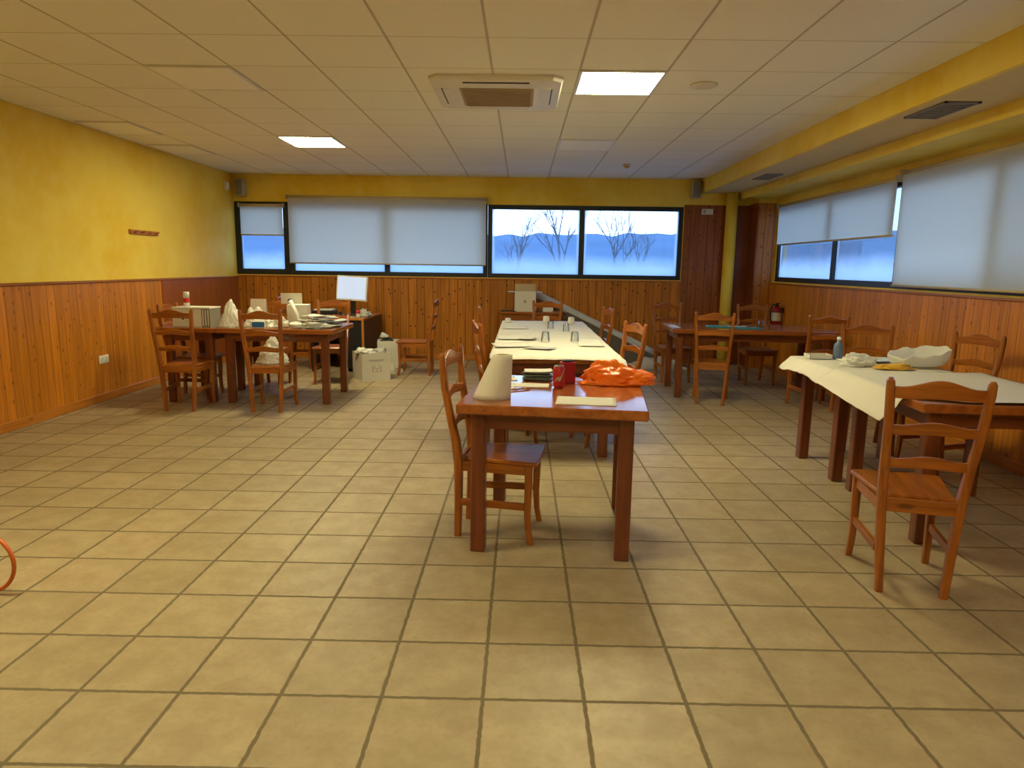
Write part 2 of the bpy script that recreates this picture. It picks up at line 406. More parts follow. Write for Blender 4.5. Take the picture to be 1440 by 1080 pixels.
# round yellow column in the corner
struct('trim_15', MB().lathe([(0.085, 0.0), (0.085, 2.56)], 28, (3.20, 8.74)), 'yellow')

# ------------------------------------------------------------------ windows
def window(name, axis, a0, a1, z0, z1, splits, bar=0.065, plane=None, dep=0.07):
    w = bpy.data.objects.new(name, None); COL.objects.link(w); w['kind'] = 'structure'
    p = plane
    def bx(m, u0, u1, v0, v1, d0=0.0, d1=dep):
        if axis == 'x': m.box(u0, u1, p+d0, p+d1, v0, v1)
        else: m.box(p+d0, p+d1, u0, u1, v0, v1)
    f = MB()
    bx(f, a0, a1, z1-bar, z1); bx(f, a0, a1, z0, z0+bar)
    cuts = [a0] + splits + [a1]
    bx(f, a0, a0+bar, z0+bar, z1-bar); bx(f, a1-bar, a1, z0+bar, z1-bar)
    for c in splits: bx(f, c-bar*0.6, c+bar*0.6, z0+bar, z1-bar)
    f.build('window_frame', 'frame', w)
    for i in range(len(cuts)-1):
        l = cuts[i] + (bar if i == 0 else bar*0.6); r = cuts[i+1] - (bar if i == len(cuts)-2 else bar*0.6)
        g = MB(); bx(g, l, r, z0+bar, z1-bar, dep*0.4, dep*0.4+0.008)
        g.build('pane', 'pane_x' if axis == 'x' else 'pane_y', w)
    return w
window('window_1', 'x', XL+0.005, -3.435, WZ0, WZ1, [], plane=YB+0.005, bar=0.085)
window('window_2', 'x', -3.43, -0.42, WZ0, WZ1, [-1.95], plane=YB+0.005)
window('window_3', 'x', -0.415, 2.52, WZ0, WZ1, [1.005], plane=YB+0.005, bar=0.065)
window('window_4', 'y', 5.17, RY1, 1.285, 2.345, [6.62], plane=XR+0.01)
window('window_5', 'y', RY0, 5.16, 1.285, 2.345, [3.70, 2.30], plane=XR+0.01)

# ------------------------------------------------------------------ roller blinds
def blind(axis, a0, a1, z_top, z_bot, p, label, skew=0.0, cassette=True):
    t = thing('roller_blind', label, 'blind', (0, 0, 0))
    sg = -1
    def P(a, d, z): return (a, p+sg*d, z) if axis == 'x' else (p+sg*d, a, z)
    f = MB(); n = 24
    def pt(i, j, d):
        u = i/n; a = a0+(a1-a0)*u
        zb = z_bot + skew*u
        z = z_top + (zb-z_top)*j/6
        return P(a, d + 0.004*math.sin(u*9+j*0.4)*(j/6), z)
    fr = [[f.bm.verts.new(pt(i, j, 0.0)) for j in range(7)] for i in range(n+1)]
    for i in range(n):
        for j in range(6):
            q = f.bm.faces.new((fr[i][j], fr[i+1][j], fr[i+1][j+1], fr[i][j+1])); q.smooth = True
    f.build('fabric', 'blind', t)
    b = MB()
    b.tube([P(a0-0.005, 0.004*0+0.0, z_bot), P(a1+0.005, 0.0, z_bot+skew)], 0.011, 10)
    b.build('bottom_bar', 'blind_rail', t)
    r = MB(); r.tube([P(a0-0.01, -0.02, z_top), P(a1+0.01, -0.02, z_top)], 0.026, 12)
    r.build('roller_tube', 'blind_rail', t)
    for a in (a0-0.014, a1+0.014):
        k = MB()
        if axis == 'x': k.box(a-0.006, a+0.006, p-0.035, p+0.06, z_top-0.03, z_top+0.035, 0.004)
        else: k.box(p-0.035, p+0.06, a-0.006, a+0.006, z_top-0.03, z_top+0.035, 0.004)
        k.build('bracket', 'blind_rail', t)
    return t
blind('x', -4.15, -3.51, 2.300, 1.865, YB-0.045, 'small roller blind half lowered on the narrow left corner window')
blind('x', -3.41, -0.44, 2.425, 1.455, YB-0.085, 'wide cream roller blind pulled nearly to the sill of the back wall')
blind('y', 5.16, 8.26, 2.335, 1.80, XR-0.075, 'cream roller blind half lowered on the right wall, next to the corner', 0.0)
blind('y', 2.05, 5.07, 2.375, 1.318, XR-0.075, 'cream roller blind lowered almost to the sill of the right wall')

# ------------------------------------------------------------------ outside
def ridge():
    m = MB(); n = 150; rows = []
    for j, (y, k) in enumerate(((70, 0.0), (120, 0.35), (165, 0.8), (195, 1.0), (230, 0.7))):
        r = []
        for i in range(n+1):
            x = -260 + 620*i/n
            h = 10.6 + 0.016*max(0, x) + 1.6*fbm((x*0.02, 3.1, 0)) + (0.9*fbm((x*0.22, 9.7, y*0.1)) if k > 0.7 else 0)
            if x > 60: h += (x-60)*0.01
            r.append((x, y+4*fbm((x*0.03, y, 1)), -1.0+(h+1.0)*k))
        rows.append(r)
    vs = [[m.bm.verts.new(p) for p in r] for r in rows]
    for a, b in zip(vs, vs[1:]):
        for i in range(n): m.bm.faces.new((a[i], a[i+1], b[i+1], b[i])).smooth = True
    return m
def ridge_side():
    m = MB(); n = 90; rows = []
    for (x, k) in ((60, 0.0), (110, 0.5), (160, 1.0), (200, 0.8)):
        rows.append([(x+3*fbm((y_*0.03, x, 2)), y_, -1.0+(9.5+2.0*fbm((y_*0.03, 5.5, 0)))*k) for y_ in [-160+230*i/n for i in range(n+1)]])
    vs = [[m.bm.verts.new(p) for p in r] for r in rows]
    for a, b in zip(vs, vs[1:]):
        for i in range(n): m.bm.faces.new((a[i], a[i+1], b[i+1], b[i])).smooth = True
    return m
struct('hills', ridge(), 'hill'); struct('hills', ridge_side(), 'hill')
m = MB()
m.box(-300, 380, YB+0.35, 240, -1.3, -1.0).box(XR+0.35, 240, -170, YB+0.35, -1.3, -1.0)
struct('meadow', m, 'field')
def tree(x, y, h, seed, label):
    rnd = random.Random(seed); m = MB()
    def branch(p, d, ln, r, lvl):
        n = 4; pts = [p.copy()]; rad = [r]; q = p.copy(); dd = d.copy()
        for i in range(n):
            dd = (dd + Vector((rnd.uniform(-.14, .14), rnd.uniform(-.14, .14), rnd.uniform(-.02, .10)))).normalized()
            q = q + dd*ln/n; pts.append(q.copy()); rad.append(r*(1-0.62*(i+1)/n))
        m.tube(pts, rad, 5 if lvl < 2 else 3, False)
        if lvl < 4:
            for i in range(5 if lvl == 0 else 4):
                k = rnd.uniform(0.35, 1.0); j = min(int(k*n), n-1); s = pts[j].lerp(pts[j+1], k*n-j)
                an = rnd.uniform(0, 2*PI); sp = rnd.uniform(0.35, 0.75)
                nd = (dd + Vector((math.cos(an), math.sin(an), 0.25))*sp).normalized()
                branch(s, nd, ln*rnd.uniform(0.48, 0.68), rad[j]*0.66, lvl+1)
    branch(Vector((0, 0, 0)), Vector((0, 0, 1)), h*0.5, h*0.016, 0)
    single('bare_tree', m, 'bark', label, 'tree', (x, y, -1.0), 0, 'bare winter trees beyond the back windows')
tree(2.7, 42, 8.6, 4, 'large bare winter tree seen through the middle of the left open pane')
tree(6.0, 42, 8.0, 11, 'bare winter tree seen at the left side of the rightmost back pane')
tree(8.6, 50, 7.2, 5, 'bare winter tree seen right of another in the rightmost back pane')
tree(-0.1, 48, 8.0, 8, 'slender bare tree seen near the left edge of the uncovered back window')

# ------------------------------------------------------------------ ceiling fittings
GX = lambda k: -0.114+0.592*(k+0.5)
GY = lambda k: 2.506+0.64*(k+0.5)
def panel_light(cx, cy, on, label, w=0.592, d=0.64, group=None):
    t = thing('ceiling_light', label, 'ceiling light', (cx, cy, H), 0, group)
    z = -0.012
    f = MB(); e = 0.022
    f.box(-w/2, w/2, -d/2, -d/2+e, z, -0.001).box(-w/2, w/2, d/2-e, d/2, z, -0.001).box(-w/2, -w/2+e, -d/2+e, d/2-e, z, -0.001).box(w/2-e, w/2, -d/2+e, d/2-e, z, -0.001)
    f.build('frame', 'white_plastic', t)
    MB().box(-w/2+e, w/2-e, -d/2+e, d/2-e, z+0.002, -0.002).build('diffuser', 'lamp_on' if on else 'lamp_off', t)
    return t
panel_light(GX(1), GY(1), True, 'lit square ceiling panel right of the air conditioner')
panel_light(GX(-4), GY(5), True, 'lit square ceiling panel on the left, towards the back wall')
panel_light(GX(1), GY(5), False, 'unlit ceiling panel behind the lit one near the right')
panel_light(GX(-4), GY(1), False, 'unlit ceiling panel on the left, nearest the camera')
panel_light(GX(-7)+0.03, GY(4), False, 'unlit ceiling panel along the left wall, nearer of two', w=0.52)
panel_light(GX(-7)+0.03, GY(6), False, 'unlit ceiling panel along the left wall, farther of two', w=0.52)
panel_light(GX(1), GY(-3), False, 'unlit ceiling panel behind the camera on the right')
for (i, j) in ((-4, -3), (1, -7)):
    panel_light(GX(i), GY(j), True, 'lit square ceiling panel behind the camera', group='lit ceiling panels behind the camera')

t = thing('air_conditioner', 'ceiling cassette air conditioner with tan grille between the ceiling panels', 'air conditioner', (-0.095, 3.75, H))
f = MB(); s_ = 0.475
f.loft([[(x*k, y*k, z) for x, y in ring_rect(2*s_, 2*s_, 0.12)] for k, z in ((1.0, -0.001), (1.0, -0.018), (0.97, -0.034), (0.62, -0.045))])
f.build('housing', 'ac_white', t)
g = MB(); g.box(-0.27, 0.27, -0.27, 0.27, -0.050, -0.044, 0.004)
for k in range(14): g.box(-0.25, 0.25, -0.245+k*0.0377, -0.232+k*0.0377, -0.055, -0.049)
g.build('intake_grille', 'grille', t)
for k in range(4):
    v = MB(); v.box(-0.24, 0.24, 0.315, 0.395, -0.046, -0.036, 0.003); v.xform(Matrix.Rotation(k*PI/2, 4, 'Z')); lo = v.build('louver', 'ac_white', t)
    v = MB(); v.box(-0.235, 0.235, 0.392, 0.405, -0.044, -0.030); v.xform(Matrix.Rotation(k*PI/2, 4, 'Z')); v.build('air_slot', 'black_plastic', lo)

def soffit_grille(x, y, w, d, rz, label):
    t = thing('ventilation_grille', label, 'vent', (x, y, 2.565), rz)
    f = MB(); e = 0.02
    f.box(-w/2, w/2, -d/2, -d/2+e, -0.012, 0).box(-w/2, w/2, d/2-e, d/2, -0.012, 0).box(-w/2, -w/2+e, -d/2, d/2, -0.012, 0).box(w/2-e, w/2, -d/2, d/2, -0.012, 0)
    f.build('frame', 'vent_metal', t)
    n = 9
    g = MB().box(-w/2+e, w/2-e, -d/2+e, d/2-e, -0.004, -0.001)
    for k in range(n): 
        yy = -d/2+e+(d-2*e)*(k+0.5)/n
        g.box(-w/2+e, w/2-e, yy-0.008, yy+0.006, -0.010, -0.003)
    g.build('slats', 'vent_metal', t)
soffit_grille(3.00, 3.30, 0.24, 0.50, 0, 'grey ventilation grille in the right soffit, nearer one')
soffit_grille(3.06, 6.90, 0.20, 0.50, 0, 'grey ventilation grille in the right soffit, by the back corner')
single('ceiling_speaker', MB().lathe([(0.098, 0), (0.098, -0.008), (0.085, -0.014), (0.0001, -0.014)], 32), 'ac_white', 'round flush ceiling speaker right of the lit panel', 'speaker', (1.40, 3.50, H-0.0005))
t = thing('smoke_detector', 'small smoke detector on the ceiling near the back wall', 'smoke detector', (1.43, 7.40, H))
MB().lathe([(0.052, 0), (0.052, -0.016), (0.045, -0.022)], 24).build('base', 'ac_white', t)
MB().lathe([(0.034, -0.022), (0.034, -0.040), (0.022, -0.050)], 24).build('sensor_head', 'yellow_pack', t)

def wall_speaker(x, y, z, rz, label):
    t = thing('wall_speaker', label, 'speaker', (x, y, z), rz)
    MB().box(-0.065, 0.065, -0.13, -0.01, -0.12, 0.12, 0.012).build('cabinet', 'grey_plastic', t)
    MB().box(-0.055, 0.055, -0.139, -0.130, -0.11, 0.11, 0.004).build('speaker_grille', 'vent_metal', t)
    MB().box(-0.02, 0.02, -0.01, 0.03, -0.03, 0.03).build('bracket', 'grey_plastic', t)
wall_speaker(-4.09, YB-0.032, 2.55, -0.1, 'grey wall speaker high in the left back corner')
wall_speaker(2.66, YB-0.032, 2.60, 0.0, 'grey wall speaker high on the back wall beside the duct casing')
t = thing('alarm_sensor', 'slim white alarm sensor on the left wall in the back corner', 'sensor', (XL, 8.60, 2.55))
MB().box(-0.004, 0.05, -0.035, 0.035, -0.06, 0.06, 0.010).build('housing', 'ac_white', t)
MB().box(0.05, 0.056, -0.025, 0.025, -0.03, 0.035, 0.003).build('lens', 'white_plastic', t)

t = thing('coat_rail', 'short wooden coat rail high on the yellow left wall', 'coat rack', (XL, 6.27, 1.775))
MB().box(0, 0.022, -0.30, 0.30, -0.028, 0.022, 0.004).build('rail_board', 'pine_y', t)
for k in range(4): MB().tube([(0.02, -0.22+k*0.147, -0.008), (0.055, -0.22+k*0.147, 0.0), (0.072, -0.22+k*0.147, 0.012)], 0.010, 8).build('peg', 'pine_x', t)

t = thing('wall_socket', 'white double wall socket low on the left panelling', 'socket', (XL+0.02, 5.28, 0.435))
MB().box(0, 0.012, -0.082, 0.082, -0.043, 0.043, 0.004).build('cover_plate', 'white_plastic', t)
for yy in (-0.04, 0.04):
    r = MB().lathe([(0.027, 0), (0.027, 0.006), (0.018, 0.006), (0.018, 0.002)], 20); r.xform(Matrix.Translation((0.011, yy, 0)) @ Matrix.Rotation(PI/2, 4, 'Y')); o = r.build('outlet', 'white_plastic', t)
    for dz in (-0.009, 0.009): MB().box(0.0115, 0.0150, yy-0.003, yy+0.003, dz-0.003, dz+0.003).build('pin_hole', 'black_plastic', o)

t = thing('wall_sign', 'small white sign near the top of the tall wood panel', 'sign', (2.865, YB-0.025, 2.295))
MB().box(-0.085, 0.085, -0.012, 0, -0.042, 0.042, 0.003).build('sign_plate', 'card', t)
MB().box(-0.062, -0.030, -0.0135, -0.012, -0.022, 0.026).build('printed_mark', 'print', t)

# fire extinguisher on the right wall by the corner
t = thing('fire_extinguisher', 'red fire extinguisher hung on the right wall near the corner', 'fire extinguisher', (3.685, 7.95, 0.66))
MB().lathe([(0.055, 0.0), (0.066, 0.012), (0.068, 0.05), (0.068, 0.22), (0.058, 0.262), (0.03, 0.285), (0.022, 0.30)], 28).build('cylinder', 'red_dark', t)
MB().lathe([(0.0690, 0.09), (0.0690, 0.205)], 28, cap=False).build('label_band', 'card', t)
MB().box(-0.018, 0.018, -0.02, 0.02, 0.298, 0.33, 0.004).box(-0.012, 0.012, -0.085, 0.02, 0.330, 0.342, 0.003).box(-0.010, 0.010, -0.075, -0.01, 0.305, 0.313, 0.002).build('valve_handle', 'black_plastic', t)
MB().tube([(-0.02, 0, 0.315), (-0.07, -0.02, 0.31), (-0.095, -0.03, 0.24), (-0.088, -0.03, 0.12), (-0.078, -0.03, 0.06)], 0.010, 8).build('hose', 'black_plastic', t)
MB().box(0.06, 0.096, -0.03, 0.03, 0.20, 0.27).build('wall_bracket', 'black_plastic', t)

# ------------------------------------------------------------------ chairs
def bar(p0, p1, w, d, cut=0.2, axis_x=Vector((1, 0, 0))):
    return None
def make_chair():
    me = {}
    # rear posts: foot, waist, bowed back, rounded head
    prof = [(0.0, -0.205, 0.034, 0.036), (0.20, -0.198, 0.036, 0.042), (0.42, -0.195, 0.037, 0.048), (0.54, -0.208, 0.037, 0.046),
            (0.68, -0.237, 0.036, 0.040), (0.82, -0.262, 0.035, 0.036), (0.95, -0.272, 0.034, 0.033), (0.992, -0.273, 0.030, 0.028), (1.006, -0.273, 0.016, 0.016)]
    def px(z): return 0.133+0.061*z/1.006
    for s in (-1, 1):
        m = MB(); m.loft([[(s*px(z)+a, y+b, z) for a, b in ring_rect(w, d, 0.35)] for z, y, w, d in prof])
        me['post%d' % s] = m.mesh('rear_post', 'chair_z')
    def py(z):
        for a, b in zip(prof, prof[1:]):
            if a[0] <= z <= b[0]: return a[1]+(b[1]-a[1])*(z-a[0])/(b[0]-a[0])
        return prof[-1][1]
    def slat(zc, h_mid, h_end, bow, arch):
        m = MB(); n = 16; rings = []
        for i in range(n+1):
            u = -1+2*i/n
            w = px(zc)-0.010
            cs = 0.5+0.5*math.cos(PI*min(1, abs(u)*1.15))
            top = zc + h_end/2 + (h_mid-h_end)*cs + arch*cs
            bot = zc - h_end/2 + arch*cs*0.8
            y = py(zc) - bow*(1-u*u)
            rings.append([(u*w, y-0.009, bot), (u*w, y+0.009, bot), (u*w, y+0.009, top-0.003), (u*w, y+0.005, top), (u*w, y-0.005, top), (u*w, y-0.009, top-0.003)])
        return m.loft(rings)
    me['crest'] = slat(0.942, 0.078, 0.050, 0.018, 0.006).mesh('crest_rail', 'chair_x')
    me['slat1'] = slat(0.775, 0.052, 0.042, 0.016, 0.010).mesh('back_slat', 'chair_x')
    me['slat2'] = slat(0.618, 0.050, 0.042, 0.014, 0.010).mesh('back_slat', 'chair_x')
    # seat: trapezoid board, slightly dished front edge
    def seat_ring(z, g):
        P = [(-0.140-g, -0.168-g), (0.140+g, -0.168-g), (0.152+g, -0.160), (0.206+g, 0.205), (0.196+g, 0.228+g*0.5), (0.10, 0.236+g), (-0.10, 0.236+g), (-0.196-g, 0.228+g*0.5), (-0.206-g, 0.205), (-0.152-g, -0.160)]
        return [(x, y, z) for x, y in P]
    me['seat'] = MB().loft([seat_ring(0.430, -0.006), seat_ring(0.436, 0), seat_ring(0.447, 0), seat_ring(0.454, -0.007)]).mesh('seat', 'chair_y')
    for s in (-1, 1):
        lp = [(0.428, 0.175, 0.185, 0.040), (0.30, 0.174, 0.184, 0.038), (0.18, 0.173, 0.181, 0.034), (0.08, 0.175, 0.187, 0.031), (0.0, 0.179, 0.202, 0.030)]
        me['leg%d' % s] = MB().loft([[(s*x+a, y+b, z) for a, b in ring_rect(w, w, 0.25)] for z, x, y, w in reversed(lp)]).mesh('leg', 'chair_z')
        def rail(z0, z1, th):
            m = MB(); a = Vector((s*px(0.4), -0.18, 0)); b = Vector((s*0.174, 0.172, 0)); t_ = (b-a).normalized(); nn = Vector((-t_.y, t_.x, 0))*th/2
            m.loft([[(p.x+nn.x, p.y+nn.y, z0), (p.x-nn.x, p.y-nn.y, z0), (p.x-nn.x, p.y-nn.y, z1), (p.x+nn.x, p.y+nn.y, z1)] for p in (a, b)]); return m
        me['srail%d' % s] = rail(0.378, 0.429, 0.020).mesh('seat_rail', 'chair_y')
        me['stre%d' % s] = rail(0.185, 0.222, 0.018).mesh('side_stretcher', 'chair_y')
    me['frail'] = MB().box(-0.158, 0.158, 0.172, 0.192, 0.375, 0.429).mesh('seat_rail', 'chair_x')
    me['brail'] = MB().box(-0.142, 0.142, -0.205, -0.185, 0.385, 0.445).mesh('seat_rail', 'chair_x')
    t = thing('ladder_back_chair', '', 'chair', (0, 0, 0), 0, 'ladder-back wooden chairs')
    for k, v in me.items(): put(v.name.split('.')[0], v, t)
    return t
CH = make_chair()
chairs = [
 (1.954, 1.388, -13.4, 'orange-brown ladder-back chair in the right foreground, its back to the camera'),
 (0.007, 1.885, -98.8, 'ladder-back chair pulled up to the left side of the near polished table'),
 (-3.240, 5.015, 3.3, 'ladder-back chair at the front of the cluttered left table, farther left'),
 (-3.420, 5.600, -90, 'ladder-back chair at the far left end of the cluttered table by the wall'),
 (-2.384, 5.030, 1.7, 'ladder-back chair with a white plastic bag on its seat'),
 (-2.86, 6.32, 176, 'ladder-back chair behind the cluttered table, facing the camera, left one'),
 (-2.230, 6.66, 187, 'ladder-back chair between the cluttered table and the black desk'),
 (-2.98, 7.90, -97, 'ladder-back chair near the back wall, left of the monitor'),
 (-1.303, 7.422, 88, 'ladder-back chair standing alone side-on against the back wall'),
 (0.02, 3.84, -78, 'ladder-back chair at the left side of the paper-covered table, nearer one'),
 (-0.08, 6.02, -84, 'ladder-back chair at the left side of the paper-covered table, farther one'),
 (0.83, 6.02, 99, 'ladder-back chair at the right side of the paper-covered table, farther one'),
 (0.800, 3.90, 106, 'ladder-back chair at the right side of the paper-covered table, nearer one'),
 (0.38, 7.20, 163, 'ladder-back chair at the far head of the paper-covered table'),
 (2.087, 7.213, -173, 'dark ladder-back chair behind the left end of the reddish table'),
 (2.220, 5.770, -15.5, 'bright orange ladder-back chair in front of the reddish table'),
 (3.154, 7.10, 180, 'ladder-back chair behind the reddish table near the extinguisher'),
 (3.23, 5.52, 0, 'ladder-back chair at the front right end of the reddish table'),
 (2.985, 3.86, 164, 'ladder-back chair behind the far end of the right-hand papered table'),
 (3.26, 3.30, 108, 'ladder-back chair between the right-hand papered table and the wall'),
]
for i, (x, y, a, lab) in enumerate(chairs):
    if i == 0:
        CH.location = (x, y, 0); CH.rotation_euler = (0, 0, math.radians(a)); CH['label'] = lab
    else: copy_thing(CH, (x, y, 0), math.radians(a), lab)

# ------------------------------------------------------------------ tables
TZ = 0.785
def table(x, y, rz, w, d, label, leg=0.074, inset=0.062, thick=0.050, name='wooden_table'):
    """x,y: near-left corner of the top"""
    t = thing(name, label, 'table', (x, y, 0), math.radians(rz))
    long_x = w > d
    MB().box(0, w, 0, d, TZ-thick, TZ, 0.006).build('tabletop', 'top_x' if long_x else 'top_y', t)
    za, zb = TZ-thick-0.085, TZ-thick-0.0005
    i0 = inset+0.014; i1 = inset+0.036
    for (a, b) in ((i0, i1), (d-i1, d-i0)): MB().box(inset+leg, w-inset-leg, a, b, za, zb).build('apron', 'table_x', t)
    for (a, b) in ((i0, i1), (w-i1, w-i0)): MB().box(a, b, inset+leg, d-inset-leg, za, zb).build('apron', 'table_y', t)
    for lx in (inset, w-inset-leg):
        for ly in (inset, d-inset-leg): MB().box(lx, lx+leg, ly, ly+leg, 0, zb, 0.006).build('leg', 'table_z', t)
    return t
table(-0.203, 1.515, -6.5, 0.93, 0.96, 'polished wooden table nearest the camera, with cone and orange bag')
table(-0.11, 3.33, 0, 0.965, 1.13, 'wooden table under the long white paper, nearest of three in a row')
table(-0.11, 4.465, 0, 0.965, 1.13, 'wooden table under the long white paper, middle of three in a row')
table(-0.11, 5.60, 0, 0.965, 1.13, 'wooden table under the long white paper, farthest of three in a row')
table(1.81, 5.93, -3.0, 1.80, 0.93, 'long reddish wooden table by the back right corner, teal folder on it')
table(-3.005, 5.19, 0, 1.19, 0.92, 'wooden table heaped with newspapers at the left, right half of the pair')
table(-3.625, 5.19, 0, 0.615, 0.92, 'wooden table carrying the beige box, left half of the pair', leg=0.07)
table(2.185, 1.72, -4.0, 0.93, 1.08, 'wooden table behind the foreground chair, under hanging paper')
table(2.235, 2.82, 0, 0.83, 0.78, 'wooden table beyond the foreground one, blue bottle on it')

# ------------------------------------------------------------------ paper table covers
def drape(x0, x1, y0, y1, bx0, bx1, by0, by1, z, seed, ang=70, amp=0.004, nu=44, nv=60, flare=False):
    """paper from x0..x1,y0..y1 lying on a top bx0..bx1,by0..by1; the overhang curls down"""
    a = math.radians(ang)
    def over(v, lo, hi):
        if v < lo:
            s = lo-v; return lo - 0.03*min(1, s/0.03)*0.6 - max(0, s-0.03)*math.cos(a), s
        if v > hi:
            s = v-hi; return hi + 0.03*min(1, s/0.03)*0.6 + max(0, s-0.03)*math.cos(a), s
        return v, 0.0
    def fn(u, v):
        x = x0+(x1-x0)*u; y = y0+(y1-y0)*v
        if flare:   # the near right corner sticks out, the rim is cut unevenly
            k = max(0.0, 1-v*6); x += 0.05*k*u; y -= k*(0.045*u**3 + 0.012*math.sin(u*7))
        X, sx = over(x, bx0, bx1); Y, sy = over(y, by0, by1)
        dz = max(0, sx-0.012)*math.sin(a) + max(0, sy-0.012)*math.sin(a)
        w = abs(fbm((x*2.2+seed, y*2.2, seed)))*amp*(1+6*min(1, (sx+sy)*8))
        return Vector((X, Y, z + w - dz))
    return MB().slab(fn, nu, nv, 0.0015)
single('table_paper', drape(-0.125, 0.875, 3.285, 6.74, -0.114, 0.859, 3.326, 6.734, TZ+0.004, 3.0, 35, 0.006, flare=True), 'paper_cloth',
       'long white paper cover on the middle row of tables', 'table paper', group='paper table covers')
# sheet on the far right-hand table and the larger sheet hanging off the nearer one
single('table_paper', drape(2.09, 3.04, 2.86, 3.65, 2.231, 3.069, 2.816, 3.604, TZ+0.004, 7.0, 50, 0.006), 'paper_cloth',
       'white paper cover on the far right-hand table under the blue bottle', 'table paper', group='paper table covers')
def hanging_sheet():
    # table frame: near-left corner (2.185,1.72), turned -4 degrees
    rz = math.radians(-4); ex = Vector((math.cos(rz), math.sin(rz), 0)); ey = Vector((-math.sin(rz), math.cos(rz), 0)); o = Vector((2.185, 1.72, 0))
    def fn(u, v):
        # local coordinates before bending: left rim overhangs, near rim runs slantwise across the top
        xl = -0.180 + 1.095*u
        near = 0.15 - 0.20*min(1, max(0, (xl+0.02)/0.42)) if xl > -0.02 else 0.15 + 0.3*( -0.02-xl)
        near = max(near, 0.035)
        yl = near + (1.14-near)*v
        s = max(0.0, -xl)
        z = TZ+0.009; X = xl
        if s > 0:
            a = min(1.0, s/0.07)*math.radians(30 + 34*(1-v)**1.4)
            X = -0.004 - s*math.cos(a*0.75); z -= s*math.sin(a)*0.95 - 0.008
        z += abs(fbm((xl*3, yl*3, 4.2)))*0.005
        p = o + ex*X + ey*yl
        return Vector((p.x, p.y, z))
    return MB().slab(fn, 44, 40, 0.0015)
single('table_paper', hanging_sheet(), 'paper_cloth', 'large white paper cover drooping off the left edge of the right-hand table', 'table paper', group='paper table covers')

# ------------------------------------------------------------------ loose papers
def paper(x, y, w, d, deg, z, label, mat='paper', curl=0.0, seed=1, group=None, name='paper_sheet', cat='paper', amp=0.002, th=0.0012):
    def fn(u, v):
        a, b = (u-0.5)*w, (v-0.5)*d
        zz = abs(fbm((a*6+seed, b*6, seed*1.7)))*amp + curl*(max(0, u-0.55)**2*4 + max(0, 0.4-v)**2*3)
        return Vector((a, b, zz+th))
    m = MB().slab(fn, 12, 10, th)
    return single(name, m, mat, label, cat, (x, y, z), math.radians(deg), group)
T1 = TZ+0.0006
paper(0.445, 1.64, 0.30, 0.21, -6, T1, 'blank white sheet at the front edge of the near table')
paper(0.00, 2.30, 0.17, 0.16, 8, T1, 'white sheet at the back left of the near table')
paper(0.155, 2.085, 0.24, 0.13, -4, T1, 'white card in front of the grey leaflet stack')
paper(0.03, 1.96, 0.12, 0.10, 14, T1, 'small pale blue sheet beside the paper cone', 'paper_cool')
single('pen', MB().tube([(-0.07, 0, 0.006), (0.06, 0, 0.006), (0.072, 0, 0.006)], [0.0045, 0.0045, 0.001], 8), 'rail', 'brown pen lying beside the paper cone', 'pen', (0.105, 1.925, T1), 0.5)
# leaflets
for k in range(9):
    rr = random.Random(k+2)
    paper(0.215+rr.uniform(-.012, .012), 2.30+rr.uniform(-.012, .012), 0.165, 0.14, rr.uniform(-14, 12), T1+0.0005+0.0062*k,
          'grey-green leaflet in the stack behind the white card' if k < 8 else 'pale-topped leaflet on top of the grey-green stack', 'leaflet' if k < 8 else 'paper', 0.006 if k > 5 else 0.0, k+1, 'leaflets stacked on the near table', 'leaflet', 'leaflet', 0.0025, 0.003)
# middle row
T2 = TZ+0.0115
paper(0.02, 4.62, 0.26, 0.36, 4, T2, 'folded white sheet on the left of the papered tables', curl=0.006, seed=4)
paper(0.18, 4.50, 0.16, 0.22, -8, T2+0.0035, 'white napkin beside the folded sheet on the papered tables', curl=0.02, seed=6)
paper(0.03, 3.98, 0.30, 0.32, 10, T2, 'open white booklet at the near left of the papered tables', curl=0.012, seed=8)
paper(0.27, 3.78, 0.22, 0.18, -24, T2+0.004, 'grey printed brochure at the front of the papered tables', 'paper_grey', 0.006, 9)
paper(0.72, 4.32, 0.22, 0.66, -2, T2, 'long white sheet on the right of the papered tables', curl=0.004, seed=12)
paper(0.05, 5.70, 0.28, 0.30, 3, T2, 'white sheet at the far left of the papered tables', seed=14)
def tumbler(x, y, z, label, mat='tumbler', r=0.036, h=0.085, name='glass_tumbler', cat='glass', group='tumblers on the papered tables'):
    m = MB().lathe([(r, 0.0), (r*0.97, 0.01), (r*0.82, h*0.97), (r*0.72, h), (r*0.70, h-0.006), (r*0.78, h*0.9), (r*0.93, 0.006), (r*0.93, 0.0)], 20, cap=False)
    m.lathe([(0.0005, h), (r*0.72, h)], 20, cap=False)
    single(name, m, mat, label, cat, (x, y, z), 0, group)
T3 = TZ+0.0105
tumbler(0.426, 5.60, T3, 'upturned glass in the middle of the papered tables, left of a pair')
tumbler(0.575, 5.32, T3, 'upturned glass in the middle of the papered tables, right of a pair')
tumbler(0.327, 4.30, T3, 'upturned glass nearest the camera on the papered tables, left one', r=0.04, h=0.09)
tumbler(0.590, 4.34, T3, 'upturned glass beside the long sheet on the papered tables', r=0.04, h=0.09)
tumbler(0.409, 6.46, T3, 'white paper cup at the far end of the papered tables, left of centre', 'paper', 0.042, 0.075, 'paper_cup', 'cup', 'paper cups on the papered tables')
tumbler(0.700, 6.36, T3, 'white paper cup at the far right end of the papered tables', 'paper', 0.042, 0.075, 'paper_cup', 'cup', 'paper cups on the papered tables')
tumbler(-0.045, 6.40, T3, 'white paper cup at the far left corner of the papered tables', 'paper', 0.038, 0.05, 'paper_cup', 'cup', 'paper cups on the papered tables')

